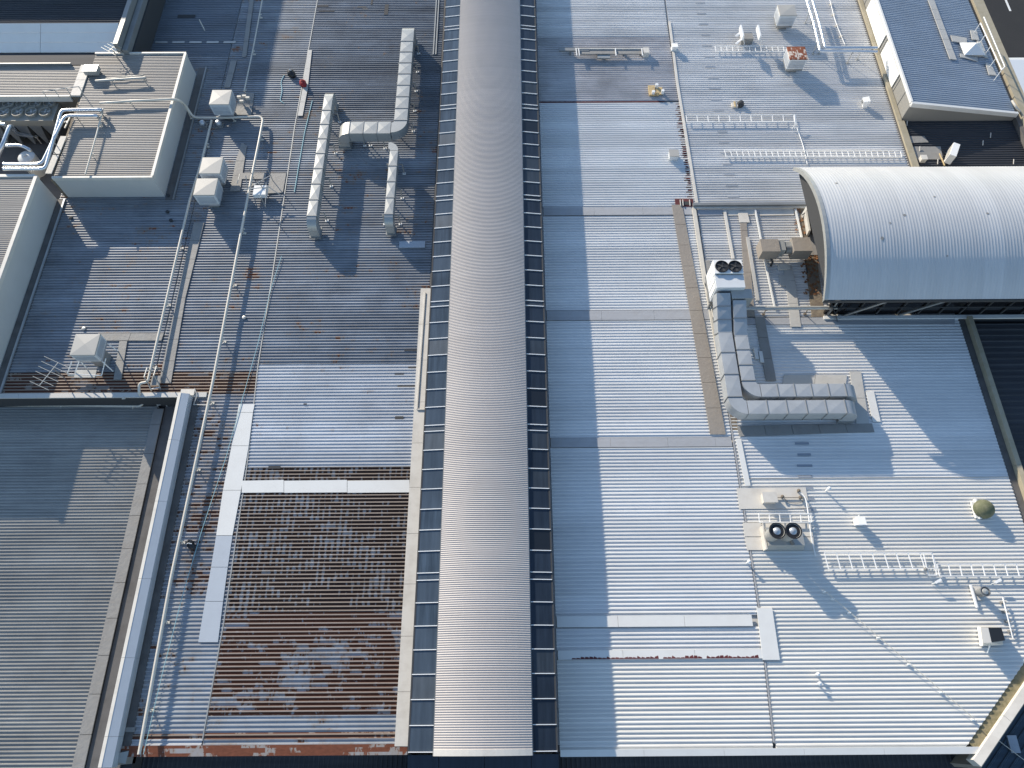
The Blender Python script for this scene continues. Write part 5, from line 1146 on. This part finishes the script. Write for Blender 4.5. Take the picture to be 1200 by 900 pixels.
def bag(label,px,py,m,s=1.):
    q=at(px,py,.2); t=thing('work_bag',label,'bag',(q.x,q.y,.045)); mb=MB(); rs=random.Random(int(px))
    prof=[(.14,0),(.2,.06),(.21,.16),(.15,.26),(.06,.31),(0,.32)]; mb.lathe((q.x,q.y,.045),[(r_*s,z*s) for r_,z in prof],12)
    mb.v=[(v[0]+rs.uniform(-.03,.03)+(v[1]-q.y)*-.5,v[1]*1.0+rs.uniform(-.03,.03)+(v[1]-q.y)*.25,v[2]+rs.uniform(-.01,.015)) for v in mb.v]; mb.build('sack',M[m],t,smooth=True)
    MB().tube([(q.x-.1,q.y,.3),(q.x-.02,q.y+.02,.42*s+.03),(q.x+.1,q.y,.3)],.015,6).build('handle',M['white'] if m!='redbag' else M['redbag'],t)
    return t
bag('dark bag with pale spots beside the short curling rope',341,86,'black',1.05)
bag('red bag lying by the pale walkway on the sheet joint',355,97,'redbag',.95)
bag('black bag sitting on the strip between pipe and white flashing',223,638,'black',.75)
# antenna platform
ap=thing('antenna_platform','white box and crossed tube antennas on a small frame beside the cream pipe','antenna',(*V2(305,222,0),0))
pbox(296,228,313,217,.25,.5,'equipment_box','white',ap)
for a,b__ in (((288,206),(290,222)),((286,222),(318,219)),((297,217),(318,205)),((313,218),(331,230)),((302,212),(309,222)),((312,214),(311,242)),((278,215),(281,204))): MB().tube([at(*a,.7),at(*b__,.45)],.02,6).build('tube',M['galv'],ap)
for x,y in ((296,206),(318,208),(310,240)): 
    q=at(x,y,.3); MB().tube([(q.x,q.y,.05),(q.x,q.y,.9)],.02,6).build('post',M['galv'],ap)
ap=thing('pipe_manifold','cluster of valves and brackets beside the cooler nearest the plant room','pipework',(*V2(285,115,0),0))
for x,y in ((280,113),(286,112),(290,114),(283,118)):
    q=at(x,y,.4); MB().box(q.x-.1,q.x+.1,q.y-.05,q.y+.05,.3,.42).build('clamp',M['pvc'],ap)
    MB().tube([(q.x,q.y,.05),(q.x,q.y,.35)],.02,6).build('post',M['galv'],ap)
# access ladder over the low wall
al=thing('access_ladder','galvanised access ladder hooked over the low wall down to the sunken roof','ladder',(*V2(185,460,0),0))
L0,L1=Vector((ax(176,447,.9),13.15,.75)),Vector((ax(186,447,.9),13.15,.75)); d_=Vector((0,-1.15,-1.72)); d_=at(185.5,478,-.95)-at(176,458,.3)
A0=at(175,452,.3); A1=at(186,450,.3); B0=at(186,478,-.9); B1=at(196,477,-.9)
for p_,q_ in ((A0,B0),(A1,B1)):
    MB().bar(p_,q_,.04,.05).build('stile',M['galv'],al); MB().tube([p_,p_+Vector((0,.15,.55)),p_+Vector((0,.6,.5)),(p_.x,p_.y+.65,.05)],.022,6).build('handrail',M['galv'],al)
for i in range(1,7): MB().bar(A0.lerp(B0,i/7),A1.lerp(B1,i/7),.04,.03).build('rung',M['white'],al)
MB().box(A0.x,A1.x,A0.y+.05,A0.y+.5,.22,.26).build('platform',M['mesh'],al)
hk=thing('corner_bracket','thin cream bent tube bracket at the far end of the white capped parapet','bracket',(*V2(228,460,0),0))
MB().tube([at(228,455,.2),at(231,463,.15),at(227,474,.1),at(245,475,.1)],.02,6).build('tube',M['cream'],hk); MB().box(*sorted((ax(213,459,.1),ax(229,459,.1))),ay(463,.2,220),ay(456,.2,220),.14,.2).build('plate',M['cream'],hk)
eb=thing('corner_plate','folded pale metal plate at the near left eave corner beside the parapet end','metal plate',(*V2(143,885,0),0))
MB().hexa([at(135,893,.1),at(147,895,.1),at(151,880,.1),at(136,883,.1)],[at(135,893,.16),at(147,895,.16),at(151,880,.2),at(136,883,.2)]).build('plate',M['galv'],eb)
MB().bar(at(124,884,.2),at(140,879,.2),.05,.04).build('strap',M['cream'],eb)
# conduits along the far foot of the left parapet wall etc.
for i,(x,y) in enumerate(((197,229),(196,248),(200,258),(83,255),(98,385),(286,372))):
    q=at(x,y,.08); MB().lathe((q.x,q.y,.04),[(.09,0),(.09,.06),(.0,.08)],8).build('roof_fixing',M['dark' if i<4 else 'galv'],None,loc=(q.x,q.y,.04),category='fixing',
     label=['dark cap at the near corner of the plant room wall','tiny dark cap just below the plant room corner','second tiny dark cap below the plant room corner','small dark dot on the shaded sheets below the plant room','small grey cap behind the raised cooler','small pale cap right of the long bracketed pipe'][i])
